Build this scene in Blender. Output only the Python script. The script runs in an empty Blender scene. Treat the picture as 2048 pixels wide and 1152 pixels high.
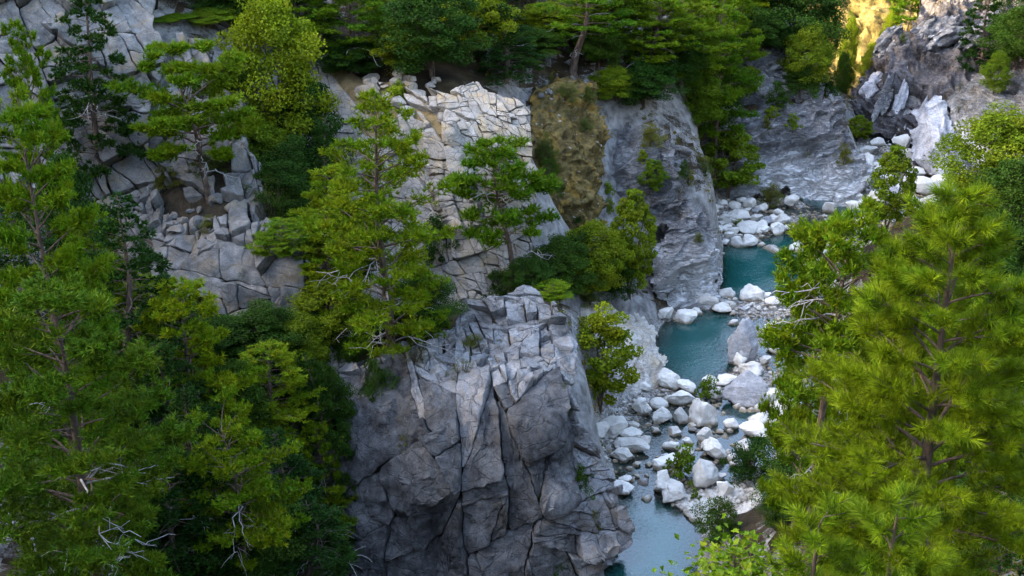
import bpy, math, random
import numpy as np
from mathutils import Vector, Matrix
from mathutils.bvhtree import BVHTree

scn = bpy.context.scene
COL = scn.collection
R = math.radians

# ------------------------------------------------------------------ camera
CAM_H = 40.0
PITCH = R(25.0)
F = 2472.0                      # focal length in pixels of the 2048 px wide photograph
cd = bpy.data.cameras.new('camera')
cam = bpy.data.objects.new('camera', cd)
COL.objects.link(cam)
cam.location = (0, 0, CAM_H)
cam.rotation_euler = (math.pi / 2 - PITCH, 0, 0)
cd.sensor_width = 36.0
cd.lens = 36.0 * F / 2048.0
cd.clip_start = 0.1
cd.clip_end = 3000
scn.camera = cam

# ------------------------------------------------------------------ sky, sun, exposure
SUN_EL = 27.0
SUN_AZ = 268.0                  # compass bearing of the sun, clockwise from +Y
w = bpy.data.worlds.new('World')
scn.world = w
w.use_nodes = True
wn = w.node_tree.nodes
wl = w.node_tree.links
sky = wn.new('ShaderNodeTexSky')
sky.sky_type = 'NISHITA'
sky.sun_disc = False
sky.sun_elevation = R(SUN_EL)
sky.sun_rotation = R(SUN_AZ)
sky.altitude = 300
sky.air_density = 1.0
sky.dust_density = 4.0
sky.ozone_density = 0.0
wl.new(sky.outputs[0], wn['Background'].inputs[0])
wn['Background'].inputs[1].default_value = 0.15
sl = bpy.data.lights.new('sun', 'SUN')
sl.energy = 2.2
sl.angle = R(0.5)
sl.color = (1.0, 0.80, 0.47)
sun = bpy.data.objects.new('sun', sl)
COL.objects.link(sun)
az = R(SUN_AZ)
sdir = Vector((math.sin(az) * math.cos(R(SUN_EL)), math.cos(az) * math.cos(R(SUN_EL)), math.sin(R(SUN_EL))))
sun.rotation_euler = (-sdir).to_track_quat('-Z', 'Y').to_euler()
sun.location = (0, -50, 150)
scn.view_settings.view_transform = 'Standard'
scn.view_settings.look = 'None'
scn.view_settings.gamma = 1.0
scn.view_settings.use_curve_mapping = False
scn.view_settings.exposure = 3.35

# ------------------------------------------------------------------ helpers: pixels, noise, polygons
CP, SP = math.cos(PITCH), math.sin(PITCH)
CAMP = Vector((0, 0, CAM_H))


def ray(u, v):
    a = (u - 1024) / F
    b = (576 - v) / F
    return Vector((a, CP + b * SP, -SP + b * CP))


def P(u, v, Y):
    d = ray(u, v)
    return CAMP + d * (Y / d.y)


def PZ(u, v, z=0.0):
    d = ray(u, v)
    return CAMP + d * ((z - CAM_H) / d.z)


def Pn(u, v, Y):
    u = np.asarray(u, float); v = np.asarray(v, float); Y = np.asarray(Y, float)
    a = (u - 1024) / F; b = (576 - v) / F
    dy = CP + b * SP; dz = -SP + b * CP
    t = Y / dy
    return np.stack([a * t, Y, CAM_H + dz * t], -1)


def depth_of(p):
    return p[1] * CP + (CAM_H - p[2]) * SP


def _hash(ix, iy, iz, seed):
    h = (ix.astype(np.int64) * 374761393 + iy.astype(np.int64) * 668265263 + iz.astype(np.int64) * 2147483647 + seed * 144665) & 0xFFFFFFFF
    h = ((h ^ (h >> 13)) * 1274126177) & 0xFFFFFFFF
    h = ((h ^ (h >> 16)) * 2246822519) & 0xFFFFFFFF
    h = h ^ (h >> 15)
    return (h & 0xFFFFFF).astype(float) / 0xFFFFFF


def vnoise(p, seed=0):
    p = np.asarray(p, float)
    i = np.floor(p).astype(np.int64)
    f = p - i
    f = f * f * f * (f * (f * 6 - 15) + 10)
    r = 0
    for dx in (0, 1):
        wx = f[..., 0] if dx else 1 - f[..., 0]
        for dy in (0, 1):
            wy = f[..., 1] if dy else 1 - f[..., 1]
            for dz in (0, 1):
                wz = f[..., 2] if dz else 1 - f[..., 2]
                r = r + wx * wy * wz * _hash(i[..., 0] + dx, i[..., 1] + dy, i[..., 2] + dz, seed)
    return r * 2 - 1


def fbm(p, octaves=4, seed=0, gain=0.5):
    p = np.asarray(p, float)
    a, s, r = 1.0, 1.0, 0
    for o in range(octaves):
        r = r + a * vnoise(p * s + 17.3 * o, seed + o)
        a *= gain; s *= 2.03
    return r


def cellfacet(p, seed=0, tilt=0.9):
    """chunky facets: nearest jittered cell, its random height and tilt"""
    p = np.asarray(p, float)
    i = np.floor(p).astype(np.int64)
    best = np.full(p.shape[:-1], 1e9)
    val = np.zeros(p.shape[:-1])
    for dx in (-1, 0, 1):
        for dy in (-1, 0, 1):
            for dz in (-1, 0, 1):
                c = i + np.array((dx, dy, dz))
                j = [_hash(c[..., 0], c[..., 1], c[..., 2], seed + 11 * k) for k in range(3)]
                q = np.stack([c[..., k] + j[k] for k in range(3)], -1)
                d = p - q
                dd = (d * d).sum(-1)
                t = [_hash(c[..., 0], c[..., 1], c[..., 2], seed + 101 + 7 * k) * 2 - 1 for k in range(4)]
                hgt = t[3] * 0.5 + tilt * (d[..., 0] * t[0] + d[..., 1] * t[1] + d[..., 2] * t[2])
                m = dd < best
                best = np.where(m, dd, best)
                val = np.where(m, hgt, val)
    return val


def in_poly(x, y, poly):
    x = np.asarray(x, float); y = np.asarray(y, float)
    r = np.zeros(x.shape, bool)
    n = len(poly)
    for i in range(n):
        x0, y0 = poly[i][0], poly[i][1]
        x1, y1 = poly[(i + 1) % n][0], poly[(i + 1) % n][1]
        if y0 == y1:
            continue
        c = ((y0 > y) != (y1 > y)) & (x < (x1 - x0) * (y - y0) / (y1 - y0) + x0)
        r ^= c
    return r


def dist_poly(x, y, poly, closed=True):
    x = np.asarray(x, float); y = np.asarray(y, float)
    best = np.full(x.shape, 1e9)
    n = len(poly)
    for i in range(n if closed else n - 1):
        ax, ay = poly[i][0], poly[i][1]
        bx, by = poly[(i + 1) % n][0], poly[(i + 1) % n][1]
        vx, vy = bx - ax, by - ay
        L = vx * vx + vy * vy + 1e-9
        t = np.clip(((x - ax) * vx + (y - ay) * vy) / L, 0, 1)
        d = np.hypot(x - ax - t * vx, y - ay - t * vy)
        best = np.minimum(best, d)
    return best


def clip_half(poly, nx, ny, c):
    out = []
    n = len(poly)
    for i in range(n):
        p = poly[i]; q = poly[(i + 1) % n]
        dp = p[0] * nx + p[1] * ny - c
        dq = q[0] * nx + q[1] * ny - c
        if dp <= 0:
            out.append(p)
        if (dp < 0 and dq > 0) or (dp > 0 and dq < 0):
            t = dp / (dp - dq)
            out.append((p[0] + t * (q[0] - p[0]), p[1] + t * (q[1] - p[1])))
    return out


class RBF:
    """linear-kernel interpolation of scattered values in 2D"""
    def __init__(self, pts, vals, smooth=0.0):
        self.p = np.asarray(pts, float)
        vals = np.asarray(vals, float)
        n = len(self.p)
        d = np.sqrt(((self.p[:, None] - self.p[None]) ** 2).sum(-1))
        A = np.zeros((n + 3, n + 3))
        A[:n, :n] = -d + np.eye(n) * smooth
        A[:n, n] = 1; A[:n, n + 1:] = self.p
        A[n, :n] = 1; A[n + 1:, :n] = self.p.T
        b = np.zeros(n + 3); b[:n] = vals
        self.c = np.linalg.lstsq(A, b, rcond=None)[0]

    def __call__(self, x, y):
        x = np.asarray(x, float); y = np.asarray(y, float)
        sh = x.shape
        q = np.stack([x.ravel(), y.ravel()], -1)
        out = np.empty(len(q))
        n = len(self.p)
        for s in range(0, len(q), 8000):
            e = q[s:s + 8000]
            d = np.sqrt(((e[:, None, 0] - self.p[None, :, 0]) ** 2) + ((e[:, None, 1] - self.p[None, :, 1]) ** 2))
            out[s:s + 8000] = -d @ self.c[:n] + self.c[n] + e @ self.c[n + 1:]
        return out.reshape(sh)


# ------------------------------------------------------------------ helpers: objects and meshes
def mesh_np(name, V, faces, smooth=True, tint=None, attr=None):
    """mesh from a numpy vertex array and an (m,k) index array"""
    V = np.ascontiguousarray(V, dtype=np.float32).reshape(-1, 3)
    faces = np.ascontiguousarray(faces, dtype=np.int32)
    m, k = faces.shape
    me = bpy.data.meshes.new(name)
    me.vertices.add(len(V)); me.vertices.foreach_set('co', V.ravel())
    me.loops.add(m * k); me.loops.foreach_set('vertex_index', faces.ravel())
    me.polygons.add(m)
    me.polygons.foreach_set('loop_start', np.arange(m, dtype=np.int32) * k)
    me.polygons.foreach_set('loop_total', np.full(m, k, np.int32))
    me.polygons.foreach_set('use_smooth', np.full(m, smooth, bool))
    if tint is not None:
        a = me.color_attributes.new('tint', 'FLOAT_COLOR', 'POINT')
        c = np.ones((len(V), 4), np.float32); c[:, :3] = tint
        a.data.foreach_set('color', c.ravel())
    if attr is not None:
        for nm, val in attr.items():
            a = me.attributes.new(nm, 'FLOAT', 'POINT')
            a.data.foreach_set('value', np.ascontiguousarray(val, dtype=np.float32).ravel())
    me.update(calc_edges=True)
    me.validate()
    return me


def link(name, me, mat=None, parent=None, loc=None):
    o = bpy.data.objects.new(name, me)
    COL.objects.link(o)
    if mat is not None and me is not None and not me.materials:
        me.materials.append(mat)
    if parent is not None:
        o.parent = parent
    if loc is not None:
        o.location = loc
    return o


def tag(o, label=None, cat=None, group=None, kind=None):
    if label: o['label'] = label
    if cat: o['category'] = cat
    if group: o['group'] = group
    if kind: o['kind'] = kind
    return o


def empty(name, loc, label, cat, group=None):
    o = bpy.data.objects.new(name, None)
    COL.objects.link(o)
    o.location = loc
    o.empty_display_size = 0.3
    return tag(o, label, cat, group)


# ------------------------------------------------------------------ materials
def newmat(name):
    m = bpy.data.materials.new(name)
    m.use_nodes = True
    nt = m.node_tree
    b = nt.nodes['Principled BSDF']
    return m, nt, b


def nd(nt, typ, **kw):
    n = nt.nodes.new(typ)
    for k, v in kw.items():
        if k.startswith('i_'):
            key = k[2:]
            n.inputs[int(key) if key.isdigit() else key].default_value = v
        else:
            setattr(n, k, v)
    return n


def ramp(nt, src, stops):
    r = nt.nodes.new('ShaderNodeValToRGB')
    el = r.color_ramp.elements
    while len(el) < len(stops):
        el.new(0.5)
    for e, (p, c) in zip(el, stops):
        e.position = p
        e.color = (c[0], c[1], c[2], 1) if not isinstance(c, (int, float)) else (c, c, c, 1)
    nt.links.new(src, r.inputs[0])
    return r.outputs[0]


def mixc(nt, fac, a, b, mode='MIX'):
    n = nt.nodes.new('ShaderNodeMix')
    n.data_type = 'RGBA'
    n.blend_type = mode
    for sock, val in ((n.inputs[0], fac), (n.inputs[6], a), (n.inputs[7], b)):
        if hasattr(val, 'is_output'):
            nt.links.new(val, sock)
        elif isinstance(val, (int, float)):
            sock.default_value = val
        else:
            sock.default_value = (val[0], val[1], val[2], 1)
    return n.outputs[2]


def mth(nt, op, a, b=None, clamp=False):
    n = nt.nodes.new('ShaderNodeMath')
    n.operation = op
    n.use_clamp = clamp
    for i, val in enumerate((a, b)):
        if val is None:
            continue
        if hasattr(val, 'is_output'):
            nt.links.new(val, n.inputs[i])
        else:
            n.inputs[i].default_value = val
    return n.outputs[0]


def noise_n(nt, vec, scale, detail=5, rough=0.55, dist=0.0):
    n = nd(nt, 'ShaderNodeTexNoise')
    n.inputs['Scale'].default_value = scale
    n.inputs['Detail'].default_value = detail
    n.inputs['Roughness'].default_value = rough
    n.inputs['Distortion'].default_value = dist
    nt.links.new(vec, n.inputs['Vector'])
    return n.outputs[0]


def mapping(nt, vec, scale=(1, 1, 1), rot=(0, 0, 0)):
    n = nd(nt, 'ShaderNodeMapping')
    n.inputs['Scale'].default_value = scale
    n.inputs['Rotation'].default_value = rot
    nt.links.new(vec, n.inputs['Vector'])
    return n.outputs[0]


def rock_mat(name, c_dark, c_light, stain=(0.05, 0.05, 0.055), stain_amt=0.5, warm=None, warm_amt=0.0,
             lichen=0.3, pale=None, pale_z=3.0, pale_w=1.5, crack=0.0, crack_scale=1.2, streak=0.25, bump=0.5, fold=0.0, fold_dip=30, rough=0.85, objvar=0.0, wet=False, grain=0.55):
    m, nt, b = newmat(name)
    pos = nd(nt, 'ShaderNodeNewGeometry').outputs['Position']
    n1 = noise_n(nt, pos, 0.33, 6, 0.6)
    n2 = noise_n(nt, pos, 2.6, 6, 0.65)
    n3 = noise_n(nt, pos, 14.0, 3, 0.7)
    f = mth(nt, 'ADD', mth(nt, 'MULTIPLY', n1, 0.6), mth(nt, 'MULTIPLY', n2, 0.4))
    col = ramp(nt, f, [(0.36, c_dark), (0.62, c_light)])
    col = mixc(nt, grain, col, ramp(nt, n3, [(0.28, 0.2), (0.68, 1.0)]), 'MULTIPLY')
    # weathering streaks that run down the rock
    sv = mapping(nt, pos, (1.1, 1.1, streak))
    s1 = noise_n(nt, sv, 1.0, 5, 0.6, 0.4)
    sf = ramp(nt, s1, [(0.48, 0.0), (0.68, 1.0)])
    sf = mth(nt, 'MULTIPLY', sf, stain_amt)
    col = mixc(nt, sf, col, stain)
    if warm:
        wv = noise_n(nt, pos, 0.8, 5, 0.6, 0.6)
        wf = mth(nt, 'MULTIPLY', ramp(nt, wv, [(0.5, 0.0), (0.66, 1.0)]), warm_amt)
        col = mixc(nt, wf, col, warm)
    if pale:
        z = nd(nt, 'ShaderNodeSeparateXYZ')
        nt.links.new(pos, z.inputs[0])
        zz = mth(nt, 'ADD', z.outputs[2], mth(nt, 'MULTIPLY', n1, 2.4))
        pf = nd(nt, 'ShaderNodeMapRange')
        pf.inputs['From Min'].default_value = pale_z + 1.2 + pale_w
        pf.inputs['From Max'].default_value = pale_z + 1.2 - pale_w
        nt.links.new(zz, pf.inputs['Value'])
        pc = mixc(nt, ramp(nt, n2, [(0.35, 0.0), (0.65, 1.0)]), tuple(0.72 * x for x in pale), pale)
        col = mixc(nt, pf.outputs[0], col, pc)
    if lichen > 0:
        ln = noise_n(nt, pos, 5.0, 3, 0.5)
        lf = mth(nt, 'MULTIPLY', ramp(nt, ln, [(0.66, 0.0), (0.70, 1.0)]), lichen)
        col = mixc(nt, lf, col, (0.62, 0.62, 0.6))
    if objvar > 0:
        oi = nd(nt, 'ShaderNodeObjectInfo')
        mr = nd(nt, 'ShaderNodeMapRange')
        mr.inputs['To Min'].default_value = 1.0 - objvar
        mr.inputs['To Max'].default_value = 1.0
        nt.links.new(oi.outputs['Random'], mr.inputs['Value'])
        comb = nd(nt, 'ShaderNodeCombineColor')
        for i in range(3):
            nt.links.new(mr.outputs[0], comb.inputs[i])
        col = mixc(nt, 1.0, col, comb.outputs[0], 'MULTIPLY')
    if wet:
        wz = nd(nt, 'ShaderNodeSeparateXYZ')
        nt.links.new(pos, wz.inputs[0])
        wm = nd(nt, 'ShaderNodeMapRange')
        wm.inputs['From Min'].default_value = 0.3
        wm.inputs['From Max'].default_value = 0.1
        nt.links.new(mth(nt, 'ADD', wz.outputs[2], mth(nt, 'MULTIPLY', mth(nt, 'SUBTRACT', n2, .5), .35)), wm.inputs['Value'])
        col = mixc(nt, wm.outputs[0], col, mixc(nt, 1.0, col, (0.42, 0.36, 0.28), 'MULTIPLY'))
    hgt = mth(nt, 'ADD', mth(nt, 'MULTIPLY', n2, 0.7), mth(nt, 'MULTIPLY', n3, 0.25))
    if crack > 0:
        wv = nd(nt, 'ShaderNodeVectorMath', operation='ADD')
        cn = nd(nt, 'ShaderNodeTexNoise'); cn.inputs['Scale'].default_value = 1.3
        nt.links.new(pos, cn.inputs['Vector'])
        sc = nd(nt, 'ShaderNodeVectorMath', operation='SCALE'); sc.inputs['Scale'].default_value = 0.55
        nt.links.new(cn.outputs['Color'], sc.inputs[0])
        nt.links.new(pos, wv.inputs[0]); nt.links.new(sc.outputs[0], wv.inputs[1])
        vo = nd(nt, 'ShaderNodeTexVoronoi', feature='DISTANCE_TO_EDGE')
        vo.inputs['Scale'].default_value = crack_scale
        nt.links.new(mapping(nt, wv.outputs[0], (0.75, 0.75, 1.5), (0, R(18), 0)), vo.inputs['Vector'])
        ck = ramp(nt, vo.outputs['Distance'], [(0.0, 0.0), (0.035, 1.0)])
        hgt = mth(nt, 'ADD', hgt, mth(nt, 'MULTIPLY', ck, 0.5 * crack))
        dk = mth(nt, 'MULTIPLY', mth(nt, 'SUBTRACT', 1.0, ck), 0.7 * crack)
        col = mixc(nt, dk, col, (0.035, 0.03, 0.026))
    if fold > 0:
        fn = noise_n(nt, mapping(nt, pos, (0.55, 1.0, 1.9), (0, R(fold_dip), 0)), 1.5, 5, 0.55, 1.1)
        fr_ = mth(nt, 'ABSOLUTE', mth(nt, 'SUBTRACT', fn, 0.5))
        fk = ramp(nt, fr_, [(0.0, 0.0), (0.09, 1.0)])
        hgt = mth(nt, 'ADD', hgt, mth(nt, 'MULTIPLY', fk, fold))
        col = mixc(nt, 0.45, col, ramp(nt, fr_, [(0.0, 0.4), (0.07, 1.0)]), 'MULTIPLY')
    bp = nd(nt, 'ShaderNodeBump')
    bp.inputs['Strength'].default_value = bump
    bp.inputs['Distance'].default_value = 0.25
    nt.links.new(hgt, bp.inputs['Height'])
    nt.links.new(bp.outputs[0], b.inputs['Normal'])
    nt.links.new(col, b.inputs['Base Color'])
    b.inputs['Roughness'].default_value = rough
    b.inputs['Specular IOR Level'].default_value = 0.1
    return m


def foliage_mat(name, base, translucent=0.35, var=0.9):
    m, nt, b = newmat(name)
    nt.nodes.remove(b)
    at = nd(nt, 'ShaderNodeAttribute', attribute_name='tint')
    oi = nd(nt, 'ShaderNodeObjectInfo')
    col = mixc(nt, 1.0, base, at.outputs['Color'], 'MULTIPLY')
    v = ramp(nt, oi.outputs['Random'], [(0.0, (0.6, 0.78, 0.8)), (0.5, (1, 1, 1)), (1.0, (1.4, 1.2, 0.8))])
    col = mixc(nt, var, col, mixc(nt, 1.0, col, v, 'MULTIPLY'))
    d = nd(nt, 'ShaderNodeBsdfDiffuse')
    t = nd(nt, 'ShaderNodeBsdfTranslucent')
    nt.links.new(col, d.inputs[0])
    tc = mixc(nt, 1.0, col, (1.25, 1.3, 0.6), 'MULTIPLY')
    nt.links.new(tc, t.inputs[0])
    mx = nd(nt, 'ShaderNodeMixShader')
    mx.inputs[0].default_value = translucent
    nt.links.new(d.outputs[0], mx.inputs[1]); nt.links.new(t.outputs[0], mx.inputs[2])
    g = nd(nt, 'ShaderNodeBsdfGlossy')
    g.inputs['Roughness'].default_value = 0.45
    g.inputs['Color'].default_value = (0.5, 0.55, 0.45, 1)
    mg = nd(nt, 'ShaderNodeMixShader')
    mg.inputs[0].default_value = 0.015
    nt.links.new(mx.outputs[0], mg.inputs[1]); nt.links.new(g.outputs[0], mg.inputs[2])
    nt.links.new(mg.outputs[0], nt.nodes['Material Output'].inputs['Surface'])
    return m


def bark_mat(name, c1, c2, scale=6.0):
    m, nt, b = newmat(name)
    pos = nd(nt, 'ShaderNodeNewGeometry').outputs['Position']
    n = noise_n(nt, mapping(nt, pos, (1, 1, 0.35)), scale, 6, 0.65)
    nt.links.new(ramp(nt, n, [(0.35, c1), (0.65, c2)]), b.inputs['Base Color'])
    bp = nd(nt, 'ShaderNodeBump'); bp.inputs['Strength'].default_value = 0.7; bp.inputs['Distance'].default_value = 0.05
    nt.links.new(n, bp.inputs['Height']); nt.links.new(bp.outputs[0], b.inputs['Normal'])
    b.inputs['Roughness'].default_value = 0.9
    b.inputs['Specular IOR Level'].default_value = 0.15
    return m


M = {}
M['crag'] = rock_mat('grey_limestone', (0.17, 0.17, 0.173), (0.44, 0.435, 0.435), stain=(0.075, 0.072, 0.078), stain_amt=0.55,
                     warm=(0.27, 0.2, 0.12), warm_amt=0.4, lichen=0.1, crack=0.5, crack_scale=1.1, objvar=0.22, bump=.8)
M['cragface'] = rock_mat('stained_shaded_limestone', (0.065, 0.066, 0.069), (0.27, 0.27, 0.272), stain=(0.028, 0.027, 0.03), stain_amt=0.75,
                     warm=(0.2, 0.16, 0.11), warm_amt=0.2, lichen=0.1, crack=0.4, crack_scale=0.9, objvar=0.35, streak=.2, bump=.85)  # front face: dark staining, plus weaker sky light put into the colour
M['leftrock'] = rock_mat('left_limestone', (0.11, 0.107, 0.103), (0.33, 0.32, 0.305), stain=(0.055, 0.05, 0.046), stain_amt=0.5,
                         warm=(0.26, 0.19, 0.10), warm_amt=0.45, lichen=0.08, crack=0.35, crack_scale=0.6, objvar=0.2)
M['slab'] = rock_mat('pale_slab_limestone', (0.26, 0.24, 0.21), (0.5, 0.465, 0.42), stain=(0.17, 0.14, 0.1), stain_amt=0.35,
                     warm=(0.42, 0.31, 0.15), warm_amt=0.5, lichen=0.1, crack=0.9, crack_scale=1.5, objvar=0.15)
M['cave'] = rock_mat('grey_gorge_rock', (0.09, 0.091, 0.096), (0.34, 0.34, 0.345), stain=(0.055, 0.055, 0.058), stain_amt=0.5,
                     warm=(0.3, 0.22, 0.12), warm_amt=0.2, lichen=0.15, pale=(0.68, 0.67, 0.66), pale_z=4.2, pale_w=1.4, fold=0.8, crack=0.4, crack_scale=0.8, bump=0.8)
M['farwall'] = rock_mat('far_gorge_rock', (0.12, 0.122, 0.128), (0.42, 0.42, 0.43), stain=(0.09, 0.085, 0.085), stain_amt=0.4,
                        warm=(0.3, 0.22, 0.14), warm_amt=0.25, lichen=0.35, pale=(0.7, 0.69, 0.68), pale_z=2.6, pale_w=1.2, fold=0.9, crack=0.35, crack_scale=0.6, bump=0.9)
M['streaked'] = rock_mat('water_streaked_rock', (0.035, 0.03, 0.032), (0.2, 0.19, 0.2), stain=(0.025, 0.02, 0.018), stain_amt=1.0,
                         warm=(0.2, 0.15, 0.09), warm_amt=0.3, lichen=0.3, fold=0.4, bump=0.7, streak=0.12)
M['palefin'] = rock_mat('pale_scoured_rock', (0.34, 0.35, 0.38), (0.62, 0.62, 0.65), stain=(0.2, 0.2, 0.22), stain_amt=0.5, lichen=0.0, fold=0.3, bump=0.5)
M['cream'] = rock_mat('cream_bank_rock', (0.5, 0.46, 0.41), (0.78, 0.73, 0.66), stain=(0.3, 0.25, 0.18), stain_amt=0.4,
                      warm=(0.5, 0.36, 0.18), warm_amt=0.45, lichen=0.0, fold=0.35, crack=0.3, bump=0.6)
M['boulder'] = rock_mat('river_boulder', (0.6, 0.56, 0.5), (0.86, 0.82, 0.75), stain=(0.32, 0.30, 0.27), stain_amt=0.3,
                        lichen=0.0, fold=0.0, crack=0.12, crack_scale=1.0, bump=0.35, objvar=0.3, wet=True, grain=.25)
M['boulder_grey'] = rock_mat('grey_river_boulder', (0.34, 0.34, 0.35), (0.56, 0.56, 0.58), stain=(0.2, 0.19, 0.18), stain_amt=0.4,
                             lichen=0.0, fold=0.15, crack=0.1, bump=0.35, objvar=0.2, wet=True, grain=.35)
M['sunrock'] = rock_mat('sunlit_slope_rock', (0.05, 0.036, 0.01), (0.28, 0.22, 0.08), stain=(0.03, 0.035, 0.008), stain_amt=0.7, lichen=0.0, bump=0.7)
M['yellow'] = rock_mat('ochre_conglomerate', (0.05, 0.04, 0.018), (0.27, 0.2, 0.075), stain=(0.04, 0.034, 0.018), stain_amt=0.75,
                       warm=(0.38, 0.23, 0.045), warm_amt=0.5, lichen=0.1, crack=0.3, crack_scale=3.0, bump=0.9, rough=0.95)
M['crevice'] = rock_mat('crevice_soil', (0.02, 0.016, 0.011), (0.08, 0.062, 0.04), stain=(0.03, 0.025, 0.02), stain_amt=0.4, lichen=0.0, bump=0.8, rough=0.95)
M['yellow_soil'] = rock_mat('yellow_soil', (0.16, 0.12, 0.06), (0.36, 0.27, 0.14), stain=(0.12, 0.09, 0.04), stain_amt=0.4, lichen=0.0, bump=0.8, rough=0.95)

M['pine'] = foliage_mat('pine_needles', (0.086, 0.138, 0.006), .13)
M['pine_dark'] = foliage_mat('dark_needles', (0.017, 0.045, 0.008), .15)
M['pine_mid'] = foliage_mat('mid_green_needles', (0.05, 0.092, 0.006), .12)
M['broad'] = foliage_mat('broad_leaves', (0.105, 0.16, 0.007), 0.28)
M['shrub'] = foliage_mat('shrub_leaves', (0.025, 0.062, 0.007), .2)
M['olive'] = foliage_mat('olive_leaves', (0.085, 0.1, 0.022), .25)
M['bark'] = bark_mat('pine_bark', (0.04, 0.03, 0.024), (0.14, 0.10, 0.075))
M['deadwood'] = bark_mat('dead_wood', (0.2, 0.19, 0.18), (0.42, 0.40, 0.38))

# ------------------------------------------------------------------ rock patches
SOLIDS = []                     # (verts, faces) of everything things can stand on
TCTRL = []                      # terrain control points (x, y, z)


class Patch:
    """a rock surface: distance Y over a pixel outline, turned into world positions"""
    def __init__(self, outline, ctrl, amp=0.25, seed=1, smooth=0.0):
        self.outline = outline
        c = np.array(ctrl, float)
        self.rbf = RBF(c[:, :2] / 100.0, c[:, 2], smooth)
        self.amp = amp; self.seed = seed
        self.extra = None

    def Y(self, u, v):
        u = np.asarray(u, float); v = np.asarray(v, float)
        y = self.rbf(u / 100.0, v / 100.0)
        if self.extra is not None:
            y = y + self.extra(u, v)
        return y

    def S(self, u, v):
        return Pn(u, v, self.Y(u, v))

    def N(self, u, v, e=6.0):
        a = self.S(np.asarray(u) + e, v) - self.S(np.asarray(u) - e, v)
        b = self.S(u, np.asarray(v) + e) - self.S(u, np.asarray(v) - e)
        n = np.cross(b, a)
        n /= np.linalg.norm(n, axis=-1, keepdims=True) + 1e-9
        tocam = np.array([0, 0, CAM_H]) - self.S(u, v)
        s = np.sign((n * tocam).sum(-1, keepdims=True))
        return n * np.where(s == 0, 1, s)

    def controls(self, step=28, back=0.9, erode=10):
        o = np.array(self.outline)
        us = np.arange(o[:, 0].min(), o[:, 0].max(), step)
        vs = np.arange(o[:, 1].min(), o[:, 1].max(), step)
        U, V = np.meshgrid(us, vs)
        k = in_poly(U, V, self.outline) & (dist_poly(U, V, self.outline) > erode)
        U, V = U[k], V[k]
        p = self.S(U, V) - self.N(U, V) * back
        TCTRL.extend(p.tolist())


def rough_disp(p, seed, amp):
    """rock relief: broad swells, chunky facets at two sizes, fine grain"""
    w_ = p + 0.35 * np.stack([fbm(p * 0.9 + 5, 2, seed + 1), fbm(p * 0.9 + 9, 2, seed + 2), fbm(p * 0.9 + 13, 2, seed + 3)], -1)
    return amp * (0.8 * fbm(p * 0.45, 3, seed) + 0.45 * cellfacet(w_ * 0.8, seed) + 0.22 * cellfacet(w_ * 2.1, seed + 5) + 0.12 * fbm(p * 4.0, 2, seed + 9))


def grid_mesh(name, patch, step, offset=0.0, skirt=2.5, disp=None, mats=None):
    """dense sheet over the outline with its rim carried back into the hillside"""
    o = np.array(patch.outline)
    us = np.arange(o[:, 0].min() - step, o[:, 0].max() + 2 * step, step)
    vs = np.arange(o[:, 1].min() - step, o[:, 1].max() + 2 * step, step)
    U, V = np.meshgrid(us, vs)
    wob = 11.0
    U2 = U + wob * fbm(np.stack([U / 25, V / 25, 0 * U], -1), 3, patch.seed + 31)
    V2 = V + wob * fbm(np.stack([U / 25, V / 25, 0 * U + 7], -1), 3, patch.seed + 37)
    K = in_poly(U2, V2, patch.outline)
    cell = K[:-1, :-1] & K[1:, :-1] & K[:-1, 1:] & K[1:, 1:]
    nr, nc = U.shape
    idx = np.arange(nr * nc).reshape(nr, nc)
    used = np.zeros((nr, nc), bool)
    for a in (0, 1):
        for b in (0, 1):
            used[a:nr - 1 + a, b:nc - 1 + b] |= cell
    uu, vv = U[used], V[used]
    pos = patch.S(uu, vv); nor = patch.N(uu, vv)
    d = np.full(len(uu), offset)
    if disp is not None:
        d = d + disp(pos, uu, vv)
    ed = dist_poly(uu, vv, patch.outline)
    d = d - 0.55 * np.exp(-ed / 9.0)          # rim rolls back
    pos = pos + nor * d[:, None]
    remap = -np.ones(nr * nc, int); remap[idx[used]] = np.arange(used.sum())
    q = np.stack([idx[:-1, :-1][cell], idx[1:, :-1][cell], idx[1:, 1:][cell], idx[:-1, 1:][cell]], -1)
    q = remap[q]
    # rim edges
    e = np.concatenate([q[:, [0, 1]], q[:, [1, 2]], q[:, [2, 3]], q[:, [3, 0]]])
    key = np.sort(e, 1); code = key[:, 0].astype(np.int64) * 10000000 + key[:, 1]
    un, inv, cnt = np.unique(code, return_inverse=True, return_counts=True)
    rim = e[cnt[inv] == 1]
    rv = np.unique(rim)
    n0 = len(pos)
    away = pos[rv].copy()
    dirv = away - np.array([0, 0, CAM_H]); dirv /= np.linalg.norm(dirv, axis=1, keepdims=True)
    dirv = 0.75 * dirv - 0.8 * nor[rv]
    sk = away + dirv * skirt * (0.9 + 0.2 * vnoise(away * 0.8, 3))[:, None]
    rm = -np.ones(n0, int); rm[rv] = n0 + np.arange(len(rv))
    sq = np.stack([rim[:, 1], rim[:, 0], rm[rim[:, 0]], rm[rim[:, 1]]], -1)
    V3 = np.concatenate([pos, sk]); Q = np.concatenate([q, sq])
    me = mesh_np(name, V3, Q, True)
    me.set_sharp_from_angle(angle=R(48))
    SOLIDS.append((V3, Q))
    return me


def centroid(poly):
    a = cx = cy = 0
    for i in range(len(poly)):
        x0, y0 = poly[i]; x1, y1 = poly[(i + 1) % len(poly)]
        k = x0 * y1 - x1 * y0
        a += k; cx += (x0 + x1) * k; cy += (y0 + y1) * k
    if abs(a) < 1e-6:
        return poly[0]
    return (cx / (3 * a), cy / (3 * a))


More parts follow.
